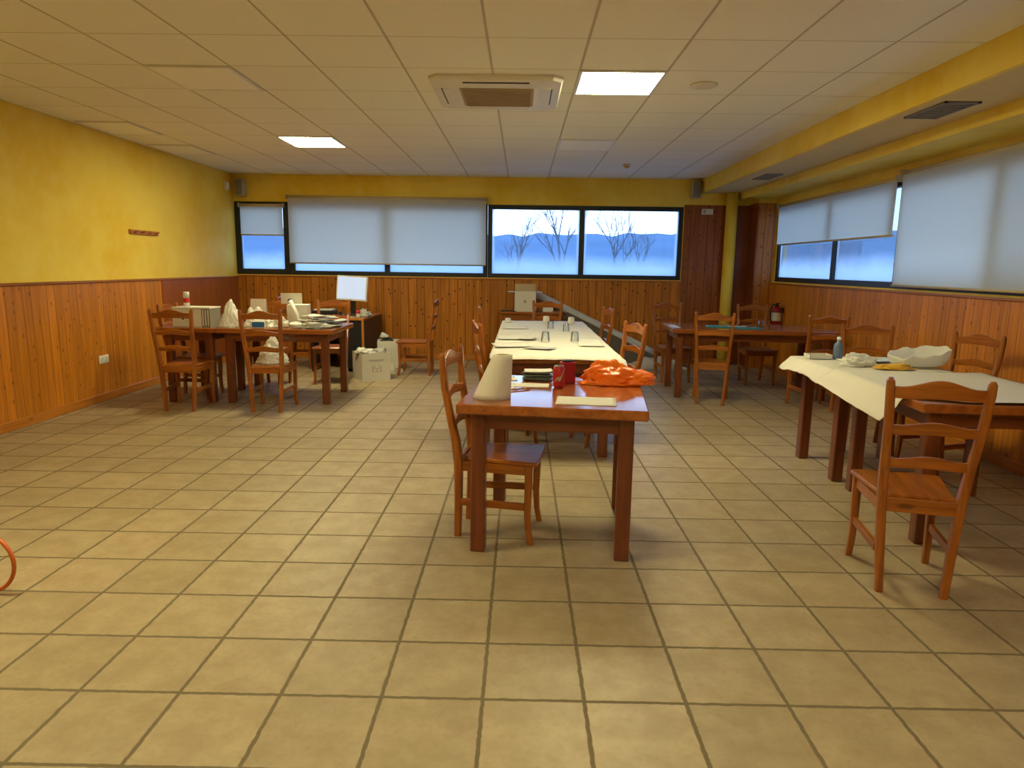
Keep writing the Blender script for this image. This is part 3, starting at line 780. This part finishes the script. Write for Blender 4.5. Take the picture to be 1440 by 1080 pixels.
# ------------------------------------------------------------------ paper cone, can, carton
t = thing('paper_roll', 'large cone-shaped roll of cream paper standing on the near table', 'paper roll', (-0.035, 1.70, T1))
m = MB(); n = 36; rings = []
for i in range(9):
    k = i/8; r = 0.098*(1-k)+0.050*k; cx = 0.055*k
    rings.append([(cx+r*math.cos(2*PI*j/n), r*math.sin(2*PI*j/n), 0.222*k) for j in range(n)])
rings.append([(0.055+0.036*math.cos(2*PI*j/n), 0.036*math.sin(2*PI*j/n), 0.222) for j in range(n)])
rings.append([(0.050+0.034*math.cos(2*PI*j/n), 0.034*math.sin(2*PI*j/n), 0.12) for j in range(n)])
m.loft(rings, True, True); m.build('rolled_paper', 'paper_cloth', t)
m = MB(); n = 24
m.loft([[(cx+r*math.cos(2*PI*j/n), r*math.sin(2*PI*j/n), z) for j in range(n)] for cx, r, z in ((0.052, 0.032, 0.17), (0.055, 0.0335, 0.223), (0.055, 0.029, 0.223), (0.052, 0.028, 0.17))], False, True)
m.build('core_tube', 'card_in', t)

def can(x, y, label):
    t = thing('drink_can', label, 'can', (x, y, T1))
    MB().lathe([(0.024, 0), (0.0325, 0.008), (0.033, 0.02), (0.033, 0.105), (0.027, 0.119)], 28).build('can_body', 'red', t)
    MB().lathe([(0.027, 0.119), (0.0275, 0.1225), (0.025, 0.122), (0.024, 0.119), (0.0005, 0.119)], 28).build('can_lid', 'steel', t)
    m = MB(); nn = 26; rg = []
    for i in range(nn+1):
        k = i/nn; an = -2.4+2.0*k; z = 0.030+0.065*k+0.010*math.sin(k*9); h = 0.010*math.sin(PI*k)+0.002
        rg.append([(0.0334*math.cos(an), 0.0334*math.sin(an), z-h), (0.0334*math.cos(an), 0.0334*math.sin(an), z+h)])
    vs = [[m.bm.verts.new(p) for p in r] for r in rg]
    for a, b in zip(vs, vs[1:]): m.bm.faces.new((a[0], b[0], b[1], a[1]))
    m.build('wave_stripe', 'steel', t)
can(0.325, 2.03, 'red drink can on the near table, left of the orange bag')
t = thing('drink_carton', 'dark red carton just behind the red can', 'carton', (0.385, 2.19, T1), 0.2)
MB().box(-0.042, 0.042, -0.03, 0.03, 0, 0.125, 0.004).build('carton_body', 'red_dark', t)
MB().box(-0.034, 0.034, -0.022, 0.022, 0.125, 0.135, 0.003).build('dark_top', 'black_plastic', t)

# ------------------------------------------------------------------ crumpled bags
def bag(name, mat, label, loc, size, seed, peaks=(), rough=0.22, rz=0.0, cat='bag', group=None, sub=5):
    m = MB(); bmesh.ops.create_icosphere(m.bm, subdivisions=sub, radius=1.0)
    sx, sy, sz = size
    for v in m.bm.verts:
        p = v.co.copy()
        n1 = noise.noise(p*1.3+Vector((seed*3.1, seed, 0))); n2 = abs(noise.noise(p*3.1+Vector((seed, 5.0, seed*2)))); n3 = abs(noise.noise(p*7.5+Vector((9.0, seed, 1))))
        r = 1 + rough*(n1*1.3) - rough*1.5*(0.35-n2) - rough*0.55*(0.3-n3)
        q = p*r
        for (dx, dy, hh, w) in peaks:
            d2 = (p.x-dx)**2+(p.y-dy)**2
            if p.z > 0: q.z += hh*math.exp(-d2/(w*w))*p.z
        z = q.z
        if z < 0: q.z = z*0.35; q.x *= 1.06; q.y *= 1.06
        v.co = Vector((q.x*sx/2, q.y*sy/2, q.z*sz))
    lo = min(v.co.z for v in m.bm.verts)
    for v in m.bm.verts:
        v.co.z = max(0.0, v.co.z - lo*0.35)
    for f in m.bm.faces: f.smooth = True
    return single(name, m, mat, label, cat, loc, rz, group)
bag('plastic_bag', 'bag_orange', 'crumpled orange plastic bag on the near table', (0.68, 2.215, T1), (0.45, 0.28, 0.085), 2.3, ((-0.75, 0.1, 0.9, 0.4), (-0.1, 0.2, 0.5, 0.35), (0.5, 0.2, 0.15, 0.3)), 0.24)
T4 = TZ+0.0006
bag('plastic_bag', 'bag_white', 'white plastic bag with a tall peak beside the beige box', (-2.92, 5.38, T4), (0.22, 0.24, 0.145), 1.2, ((0.1, 0, 0.75, 0.6),), 0.16)
bag('plastic_bag', 'bag_white', 'white plastic bag with two handles in the middle of the left table', (-2.70, 5.46, T4), (0.20, 0.22, 0.11), 4.7, ((-0.6, 0, 0.9, 0.5), (0.5, 0.1, 1.0, 0.5)), 0.16)
bag('plastic_bag', 'bag_white', 'low white plastic bag behind the blue packet', (-2.45, 5.44, T4), (0.24, 0.22, 0.09), 6.1, (), 0.3)
bag('plastic_bag', 'bag_clear', 'greyish plastic wrapping heaped at the front of the left table', (-2.06, 5.34, T4), (0.40, 0.22, 0.055), 8.8, (), 0.42)
bag('plastic_bag', 'bag_white', 'white plastic bag resting on the seat of a chair', (-2.385, 5.07, 0.4548), (0.30, 0.26, 0.15), 3.6, ((0.0, 0.0, 0.75, 0.5),), 0.15)
T5 = TZ+0.0115
bag('paper_wrap', 'bag_white', 'crumpled white paper in the middle of the right-hand table', (2.50, 3.09, T5), (0.26, 0.20, 0.055), 5.2, ((0.3, 0.1, 0.5, 0.4),), 0.4, cat='paper')
def open_bag():
    m = MB(); n = 40; rings = []
    for k, (rx, ry, z) in enumerate(((0.10, 0.08, 0.004), (0.18, 0.12, 0.012), (0.20, 0.135, 0.05), (0.21, 0.14, 0.09), (0.215, 0.145, 0.12), (0.205, 0.135, 0.118), (0.17, 0.11, 0.06), (0.09, 0.07, 0.022))):
        rings.append([(rx*math.cos(2*PI*j/n)*(1+0.10*noise.noise(Vector((math.cos(2*PI*j/n)*2, math.sin(2*PI*j/n)*2, k*0.5)))), ry*math.sin(2*PI*j/n), z*0.86*(1+0.4*noise.noise(Vector((math.cos(2*PI*j/n)*2.1, math.sin(2*PI*j/n)*2.1, 4)))+0.30*math.cos(2*PI*j/n-0.4))) for j in range(n)])
    return m.loft(rings, True, True)
single('plastic_bag', open_bag(), 'bag_white', 'large open white plastic bag on the right-hand table', 'bag', (2.92, 3.08, T5+0.002), 0.1)
bag('bread_packet', 'yellow_pack', 'yellow packet in front of the open white bag', (2.66, 2.90, TZ+0.014), (0.25, 0.12, 0.032), 7.4, (), 0.2, cat='packet')
paper(2.73, 3.28, 0.22, 0.16, 5, T5, 'pale blue sheet behind the yellow packet', 'paper_cool', curl=0.03)
t = thing('tray', 'white paper tray at the far corner of the right-hand table', 'tray', (2.375, 3.46, T5))
MB().box(-0.085, 0.085, -0.06, 0.06, 0, 0.004).build('tray_base', 'paper', t)
MB().box(-0.085, 0.085, -0.06, -0.056, 0.004, 0.030).box(-0.085, 0.085, 0.056, 0.06, 0.004, 0.030).box(-0.085, -0.081, -0.06, 0.06, 0.004, 0.030).box(0.081, 0.085, -0.06, 0.06, 0.004, 0.030).build('tray_rim', 'paper', t)
t = thing('plastic_bottle', 'small blue plastic bottle standing on the right-hand table', 'bottle', (2.505, 3.42, T5))
MB().lathe([(0.030, 0), (0.034, 0.006), (0.034, 0.095), (0.030, 0.112), (0.014, 0.130), (0.013, 0.142)], 24).build('bottle_body', 'blue_bottle', t)
MB().lathe([(0.0345, 0.03), (0.0345, 0.085)], 24, cap=False).build('bottle_label', 'blue_bottle', t)
MB().lathe([(0.016, 0.142), (0.016, 0.162), (0.012, 0.166)], 20).build('bottle_cap', 'white_plastic', t)

# reddish table by the corner
T6 = TZ+0.0006
paper(2.46, 6.33, 0.34, 0.24, -8, T6, 'teal plastic folder on the reddish table, left of the white card', 'teal', 0.004, 3, name='plastic_folder', cat='folder', th=0.006)
paper(2.72, 6.18, 0.28, 0.20, 12, T6, 'teal plastic sheet on the reddish table beside the glass', 'teal', 0.003, 5, name='plastic_folder', cat='folder', th=0.004)
paper(2.63, 6.28, 0.20, 0.13, -4, T6+0.009, 'white card lying on the teal folder', 'paper', 0.006, 2, name='card', cat='card')
tumbler(2.86, 6.16, T6+0.005, 'glass tumbler beside the teal sheet on the reddish table', group=None)
paper(1.90, 6.30, 0.09, 0.42, -3, T6, 'narrow glossy strip of paper at the left end of the reddish table', 'paper_cool', name='paper_strip')

# ------------------------------------------------------------------ clutter on the left table
t = thing('storage_box', 'long beige box with a dark keyhole and striped grey side, left table', 'box', (-3.29, 5.42, T4), 0.0)
MB().box(-0.20, 0.10, -0.13, 0.13, 0, 0.185, 0.004).build('box_body', 'card', t)
MB().box(-0.205, 0.195, -0.135, 0.135, 0.185, 0.203, 0.004).build('lid', 'card', t)
m = MB().box(0.10, 0.19, -0.125, 0.13, 0.0, 0.185)
m.build('side_panel', 'vent_metal', t)
m = MB()
for k in range(3): m.box(0.112+k*0.027, 0.121+k*0.027, -0.1285, -0.125, 0.015, 0.175)
m.build('panel_stripe', 'white_plastic', t)
r = MB().lathe([(0.011, 0.0), (0.011, 0.004)], 16); r.xform(Matrix.Translation((-0.09, -0.1345, 0.085)) @ Matrix.Rotation(PI/2, 4, 'X')); r.xform(Matrix.Translation((0, 0.004, 0))); r.build('keyhole', 'black_plastic', t)
t = thing('spray_can', 'white bottle with red label standing on the beige box', 'bottle', (-3.385, 5.40, T4+0.2035))
MB().lathe([(0.026, 0), (0.030, 0.005), (0.030, 0.085), (0.026, 0.092)], 24).build('can_body', 'white_plastic', t)
MB().lathe([(0.0304, 0.04), (0.0304, 0.088)], 24, cap=False).build('red_label', 'cap_red', t)
MB().lathe([(0.031, 0.092), (0.031, 0.148), (0.028, 0.152)], 24).build('cap', 'white_plastic', t)
t = thing('tissue_packet', 'blue and white packet on the left table, by the bag chair', 'packet', (-2.60, 5.28, T4), 0.1)
MB().box(-0.07, 0.07, -0.035, 0.035, 0, 0.075, 0.008).build('packet_body', 'white_plastic', t)
MB().box(-0.052, 0.072, -0.0365, -0.035, 0.012, 0.066).build('blue_print', 'blue', t)
def leaning_sheet(x, y, w, h, deg, rx, z, label, mat='card', th=0.004):
    m = MB().box(-w/2, w/2, -th/2, th/2, 0, h); m.xform(Matrix.Rotation(rx, 4, 'X'))
    lo = min(v.co.z for v in m.bm.verts)
    for v in m.bm.verts: v.co.z -= lo
    return single('card_sheet', m, mat, label, 'card', (x, y, z), math.radians(deg))
t = thing('desk_calendar', 'blank white card standing upright at the back of the left table', 'card', (-2.86, 5.98, T4), -0.08)
a = MB().box(-0.09, 0.09, -0.002, 0.002, 0, 0.265); a.xform(Matrix.Rotation(-0.14, 4, 'X')); a.xform(Matrix.Translation((0, -0.02, 0.001))); a.build('front_card', 'card', t)
a = MB().box(-0.09, 0.09, -0.002, 0.002, 0, 0.262); a.xform(Matrix.Rotation(0.14, 4, 'X')); a.xform(Matrix.Translation((0, 0.055, 0.001))); a.build('back_card', 'card', t)
# white boxes behind the newspapers
t = thing('cardboard_box', 'white cardboard box behind the newspaper heap, flap raised', 'box', (-2.40, 5.86, T4), 0.12)
MB().box(-0.07, 0.15, -0.10, 0.10, 0, 0.215, 0.003).build('box_body', 'card', t)
a = MB().box(-0.17, 0.06, -0.003, 0.003, 0.0, 0.12); a.xform(Matrix.Translation((0, 0.098, 0.214)) @ Matrix.Rotation(0.1, 4, 'X')); a.build('flap', 'card', t)
t = thing('paper_tube', 'white and black tube leaning against the white box', 'tube', (-2.36, 5.66, T4))
MB().tube([(-0.04, 0.04, 0.265), (0.09, -0.02, 0.03)], 0.022, 14).build('tube_body', 'white_plastic', t)
MB().tube([(-0.0475, 0.043, 0.278), (-0.04, 0.04, 0.265)], 0.023, 14).build('end_cap', 'black_plastic', t)
# newspapers and sheets in the heap
heap = [(-2.03, 5.62, 0.40, 0.34, 10, 'paper_grey', 'open newspaper at the bottom of the heap on the left table'),
        (-2.20, 5.50, 0.34, 0.28, -18, 'paper', 'white sheet under the newspapers, left side of the heap'),
        (-1.98, 5.74, 0.36, 0.28, 22, 'paper_grey', 'creased newspaper in the middle of the heap'),
        (-2.10, 5.60, 0.30, 0.24, -6, 'paper', 'white sheet lying across the middle of the heap'),
        (-2.02, 5.62, 0.28, 0.22, 34, 'paper_grey', 'dark printed page near the top of the heap'),
        (-2.12, 5.66, 0.26, 0.20, -28, 'paper', 'crumpled white page on top of the newspaper heap')]
for k, (x, y, w, d, a, mt, lab) in enumerate(heap):
    paper(x, y, w, d, a, T4+0.001+0.019*k, lab, mt, 0.010, k+21, 'papers heaped on the left table', 'newspaper', 'newspaper', 0.024, 0.008)
t = thing('leaflet_box', 'flat white box at the front right corner of the left table', 'box', (-1.93, 5.80, T4+0.0), -0.5)
bpy.data.objects.remove(t)

# ------------------------------------------------------------------ desk with monitor
DX1, DX0, DY0, DY1, DZ = -2.00, -2.72, 7.42, 8.62, 0.735
t = thing('desk', 'black desk with orange wooden edging by the back wall', 'desk', (0, 0, 0))
MB().box(DX0, DX1, DY0, DY1, DZ-0.03, DZ, 0.004).build('desktop', 'pine_y', t)
MB().box(DX1-0.03, DX1, DY0+0.03, DY1, 0, DZ-0.03).build('side_panel', 'black_plastic', t)
MB().box(DX0, DX0+0.03, DY0+0.03, DY1, 0, DZ-0.03).build('side_panel', 'black_plastic', t)
MB().box(DX1-0.03, DX1, DY0, DY0+0.03, 0, DZ-0.03).build('edge_strip', 'pine_z', t)
MB().box(DX0+0.03, DX1-0.03, DY1-0.03, DY1, 0.25, DZ-0.03).build('back_panel', 'black_plastic', t)
MB().box(DX1-0.32, DX1-0.04, DY0+0.02, DY0+0.55, 0.06, DZ-0.032).build('drawer_cabinet', 'black_plastic', t)
t = thing('monitor', 'computer monitor showing a white page on the black desk', 'monitor', (-2.29, 8.02, DZ+0.0005), math.radians(-6))
a = MB().box(-0.225, 0.225, -0.02, 0.025, -0.175, 0.175, 0.008); a.xform(Matrix.Translation((0, 0, 0.375)) @ Matrix.Rotation(-0.10, 4, 'X') @ Matrix.Rotation(0.045, 4, 'Y')); cs = a.build('casing', 'card', t)
a = MB().box(-0.205, 0.205, -0.0225, -0.0200, -0.150, 0.158); a.xform(Matrix.Translation((0, 0, 0.375)) @ Matrix.Rotation(-0.10, 4, 'X') @ Matrix.Rotation(0.045, 4, 'Y')); a.build('screen', 'screen', cs)
MB().box(-0.035, 0.035, 0.02, 0.05, 0.015, 0.34, 0.006).build('neck', 'black_plastic', t)
MB().lathe([(0.11, 0.0), (0.11, 0.008), (0.05, 0.018)], 28).build('foot', 'black_plastic', t)
t = thing('glue_pot', 'small dark pot with a red cap on the desk', 'pot', (-2.10, 7.55, DZ+0.0005))
MB().lathe([(0.028, 0), (0.030, 0.004), (0.030, 0.055)], 20).build('pot_body', 'grey_plastic', t)
MB().lathe([(0.031, 0.055), (0.031, 0.092), (0.026, 0.098)], 20).build('cap', 'cap_red', t)
single('tape_dispenser', MB().box(-0.05, 0.05, -0.022, 0.022, 0, 0.02, 0.004).box(-0.045, 0.0, -0.014, 0.014, 0.02, 0.075, 0.006), 'black_plastic', 'black tape dispenser on the desk, left of the pot', 'tape dispenser', (-2.33, 7.58, DZ+0.0005), 0.6)
bag('plastic_bag', 'bag_clear', 'crumpled plastic wrap on the right corner of the desk', (-2.07, 7.78, DZ+0.0005), (0.22, 0.22, 0.08), 2.9, (), 0.4)
paper(-2.20, 7.52, 0.24, 0.15, 12, DZ+0.0005, 'white sheet at the front edge of the black desk', curl=0.006)
t = thing('printer', 'black printer tray with white paper at the left of the desk', 'printer', (-2.56, 7.58, DZ+0.0005), 0.05)
MB().box(-0.15, 0.15, -0.12, 0.12, 0, 0.095, 0.012).build('printer_body', 'black_plastic', t)
MB().box(-0.12, 0.12, -0.11, 0.10, 0.0955, 0.108).build('paper_stack', 'paper', t)

# ------------------------------------------------------------------ boxes on the floor
t = thing('cardboard_box', 'white cardboard box with grey print, full of papers, on the floor', 'box', (-1.805, 6.95, 0), math.radians(32))
m = MB(); s_ = 0.185; h_ = 0.35
m.box(-s_, s_, -s_, -s_+0.006, 0, h_).box(-s_, s_, s_-0.006, s_, 0, h_).box(-s_, -s_+0.006, -s_+0.006, s_-0.006, 0, h_).box(s_-0.006, s_, -s_+0.006, s_-0.006, 0, h_).box(-s_+0.006, s_-0.006, -s_+0.006, s_-0.006, 0, 0.006)
m.build('box_body', 'card', t)
# printed marks on the front face: a line of text bars and an upright-glass mark
m = MB(); y0 = -s_-0.0012
m.box(-0.10, 0.10, y0, -s_, 0.262, 0.268).box(-0.075, 0.10, y0, -s_, 0.248, 0.253)
m.box(0.005, 0.011, y0, -s_, 0.115, 0.150).box(-0.02, 0.036, y0, -s_, 0.108, 0.115).box(-0.018, 0.034, y0, -s_, 0.150, 0.156).box(-0.022, -0.017, y0, -s_, 0.150, 0.205).box(0.033, 0.038, y0, -s_, 0.150, 0.205).box(-0.050, -0.038, y0, -s_, 0.108, 0.185).box(0.052, 0.064, y0, -s_, 0.108, 0.185)
m.build('printed_mark', 'print', t)
rr = random.Random(5)
bx = t
def crumple(seed, loc, size, mat, label, name='crumpled_paper', cat='paper', group='rubbish in the floor box'):
    return bag(name, mat, label, loc, size, seed, (), 0.4, cat=cat, group=group, sub=4)
crumple(1.5, (-1.86, 6.98, 0.30), (0.30, 0.28, 0.075), 'paper', 'crumpled white paper filling the printed floor box')
crumple(2.5, (-1.70, 7.02, 0.325), (0.20, 0.18, 0.07), 'bag_clear', 'crumpled plastic in the right half of the printed floor box')
crumple(3.7, (-1.90, 6.86, 0.345), (0.16, 0.14, 0.06), 'paper', 'crumpled paper sticking out at the left of the printed floor box')
t = thing('cardboard_box', 'plain white cardboard box behind the printed one', 'box', (-1.74, 7.78, 0), math.radians(10))
m = MB(); sx_, sy_, h_ = 0.15, 0.14, 0.41
m.box(-sx_, sx_, -sy_, -sy_+0.006, 0, h_).box(-sx_, sx_, sy_-0.006, sy_, 0, h_).box(-sx_, -sx_+0.006, -sy_+0.006, sy_-0.006, 0, h_).box(sx_-0.006, sx_, -sy_+0.006, sy_-0.006, 0, h_).box(-sx_+0.006, sx_-0.006, -sy_+0.006, sy_-0.006, 0, 0.006)
m.build('box_body', 'card', t)
bag('plastic_bag', 'black_plastic', 'dark bag in the plain box behind the printed one', (-1.76, 7.78, 0.35), (0.25, 0.23, 0.085), 4.4, (), 0.3, sub=4)
bag('plastic_bag', 'bag_white', 'white bag tuft on the dark bag in the plain box', (-1.80, 7.76, 0.452), (0.13, 0.11, 0.05), 5.1, (), 0.3, sub=4)
bag('sack', 'tarp', 'small beige sack on the floor beside the plain white box', (-1.60, 7.42, 0), (0.22, 0.18, 0.10), 9.3, (), 0.2, cat='sack')

# ------------------------------------------------------------------ side table at the back wall
t = thing('side_table', 'small wooden side table at the back wall under the open box', 'table', (-0.215, 8.20, 0))
w, d, zt = 0.93, 0.50, 0.80
MB().box(0, w, 0, d, zt-0.035, zt, 0.005).build('tabletop', 'chair_x', t)
for a, b in ((0.03, 0.05), (d-0.05, d-0.03)): MB().box(0.09, w-0.09, a, b, zt-0.12, zt-0.0355).build('apron', 'chair_x', t)
for lx in (0.03, w-0.09):
    for ly in (0.025, d-0.085): MB().box(lx, lx+0.06, ly, ly+0.06, 0, zt-0.0355, 0.004).build('leg', 'chair_z', t)
t = thing('cardboard_box', 'open white cardboard box standing on the back side table', 'box', (0.165, 8.46, 0.8005))
w, d, h_ = 0.155, 0.15, 0.285
m = MB(); m.box(-w, w, -d, -d+0.005, 0, h_).box(-w, w, d-0.005, d, 0, h_).box(-w, -w+0.005, -d+0.005, d-0.005, 0, h_).box(w-0.005, w, -d+0.005, d-0.005, 0, h_).box(-w+0.005, w-0.005, -d+0.005, d-0.005, 0, 0.005)
m.build('box_body', 'card', t)
MB().box(-w-0.10, -w, -d+0.01, d-0.01, h_-0.004, h_).build('flap', 'card', t)
MB().box(w, w+0.09, -d+0.01, d-0.01, h_-0.006, h_-0.002).build('flap', 'card', t)
a = MB().box(-w, w, -0.002, 0.002, 0, 0.11); a.xform(Matrix.Translation((0, d-0.003, h_)) @ Matrix.Rotation(-0.15, 4, 'X')); a.build('flap', 'card_in', t)
MB().box(-0.02, 0.015, -d-0.0012, -d, 0.125, 0.165).build('printed_mark', 'print', t)
paper(-0.08, 8.36, 0.22, 0.22, 4, 0.8005, 'dark folder lying on the side table, left of the open box', 'black_plastic', name='folder', cat='folder', th=0.008)
single('packet', MB().box(-0.075, 0.075, -0.05, 0.05, 0, 0.06, 0.006), 'white_plastic', 'small white packet on the side table, right of the open box', 'packet', (0.50, 8.36, 0.8005))
paper(0.36, 8.27, 0.12, 0.08, -20, 0.8005, 'small dark card in front of the open box on the side table', 'black_plastic', name='card', cat='card', th=0.004)

# long rolled canvas leaning from the side table down to the floor
t = thing('rolled_awning', 'long rolled grey awning sloping from the side table to the floor', 'awning', (0, 0, 0))
A = Vector((0.33, 8.79, 1.035)); B = Vector((2.16, 8.62, 0.17))
MB().tube([A.lerp(B, k/10) for k in range(11)], 0.058, 16).build('pole', 'pvc', t)
m = MB(); n = 40; rows = []
for i in range(n+1):
    k = i/n; p = A.lerp(B, 0.26+0.74*k); r = []
    for j in range(9):
        v = j/8
        sag = 0.33*v*(0.75+0.6*math.sin(PI*min(1, k*0.9+0.05)))
        z = max(0.006+0.002*(8-j), p.z-0.02-sag)
        r.append(Vector((p.x-0.10*v, p.y-0.048-0.12*v+0.03*fbm((k*9, v*2, 1.0))*v, z)))
    rows.append(r)
top = [[m.bm.verts.new(p) for p in r] for r in rows]
for a, b in zip(top, top[1:]):
    for j in range(8): m.bm.faces.new((a[j], a[j+1], b[j+1], b[j])).smooth = True
m.build('hanging_canvas', 'tarp_dark', t)
m = MB()
def fold(u, v):
    x = 1.72+0.85*u; y = 8.12+0.42*v
    e = math.sin(PI*u)*math.sin(PI*v)
    return Vector((x, y + 0.05*fbm((x*2, y*2, 7)), 0.012 + 0.17*e**0.6*(0.8+0.5*fbm((x*5, y*6, 2))) + 0.02*abs(math.sin(x*22+y*9))*e))
MB().slab(fold, 34, 20, 0.008).build('gathered_cloth', 'tarp', t)

# orange hose at the left edge of the picture
t = thing('garden_hose', 'loop of orange hose standing up from the floor at far left', 'hose', (0, 0, 0))
pts = []
for k in range(33):
    a = -PI*0.5 + 2*PI*k/32*0.98
    pts.append((-2.215+0.135*math.cos(a)+0.012*k/32, 1.02+0.05*k/32-0.02*math.cos(a), 0.136+0.126*math.sin(a)))
pts = [(-2.95, 0.80, 0.010), (-2.75, 0.86, 0.010), (-2.5, 0.95, 0.010), (-2.33, 1.0, 0.010)] + pts + [(-2.22, 1.085, 0.012), (-2.35, 1.14, 0.010), (-2.6, 1.22, 0.010), (-2.95, 1.26, 0.010)]
MB().tube(pts, 0.009, 10).build('hose_tube', 'orange_rubber', t)

# ------------------------------------------------------------------ daylight
w = bpy.data.worlds.new('dusk sky'); scene.world = w; w.use_nodes = True
nt = w.node_tree
for n_ in list(nt.nodes): nt.nodes.remove(n_)
t = NT(nt); out = t.n('ShaderNodeOutputWorld'); bg = t.n('ShaderNodeBackground')
g = t.n('ShaderNodeTexCoord').outputs['Generated']; X, Y, Z = t.sep(g)
cr = t.n('ShaderNodeValToRGB'); t.l(Z, cr.inputs[0])
e = cr.color_ramp.elements
e[0].position = 0.0; e[0].color = (2.5, 2.9, 3.4, 1); e[1].position = 0.75; e[1].color = (0.85, 1.8, 4.2, 1)
k = e.new(0.12); k.color = (1.9, 2.8, 4.2, 1)
t.l(cr.outputs[0], bg.inputs[0]); bg.inputs[1].default_value = 1.0; t.l(bg.outputs[0], out.inputs[0])

# ------------------------------------------------------------------ camera
cam = bpy.data.cameras.new('camera'); co = bpy.data.objects.new('camera', cam); COL.objects.link(co)
Rm = Matrix(((0.99979709, 0.01438128, 0.01410553), (-0.01632891, 0.16853488, 0.98556043), (-0.01179635, 0.98559077, -0.16873551)))
right, up, fwd = Rm[0], Rm[1], Rm[2]
co.matrix_world = Matrix(((right.x, up.x, -fwd.x, 0.1100), (right.y, up.y, -fwd.y, -1.7705), (right.z, up.z, -fwd.z, 1.4512), (0, 0, 0, 1)))
cam.sensor_fit = 'HORIZONTAL'; cam.sensor_width = 36.0; cam.lens = 967.19/1440*36.0; cam.clip_end = 600
scene.camera = co
vs = scene.view_settings
vs.view_transform = 'Standard'; vs.look = 'None'; vs.exposure = 0.0; vs.gamma = 1.0; vs.use_curve_mapping = False
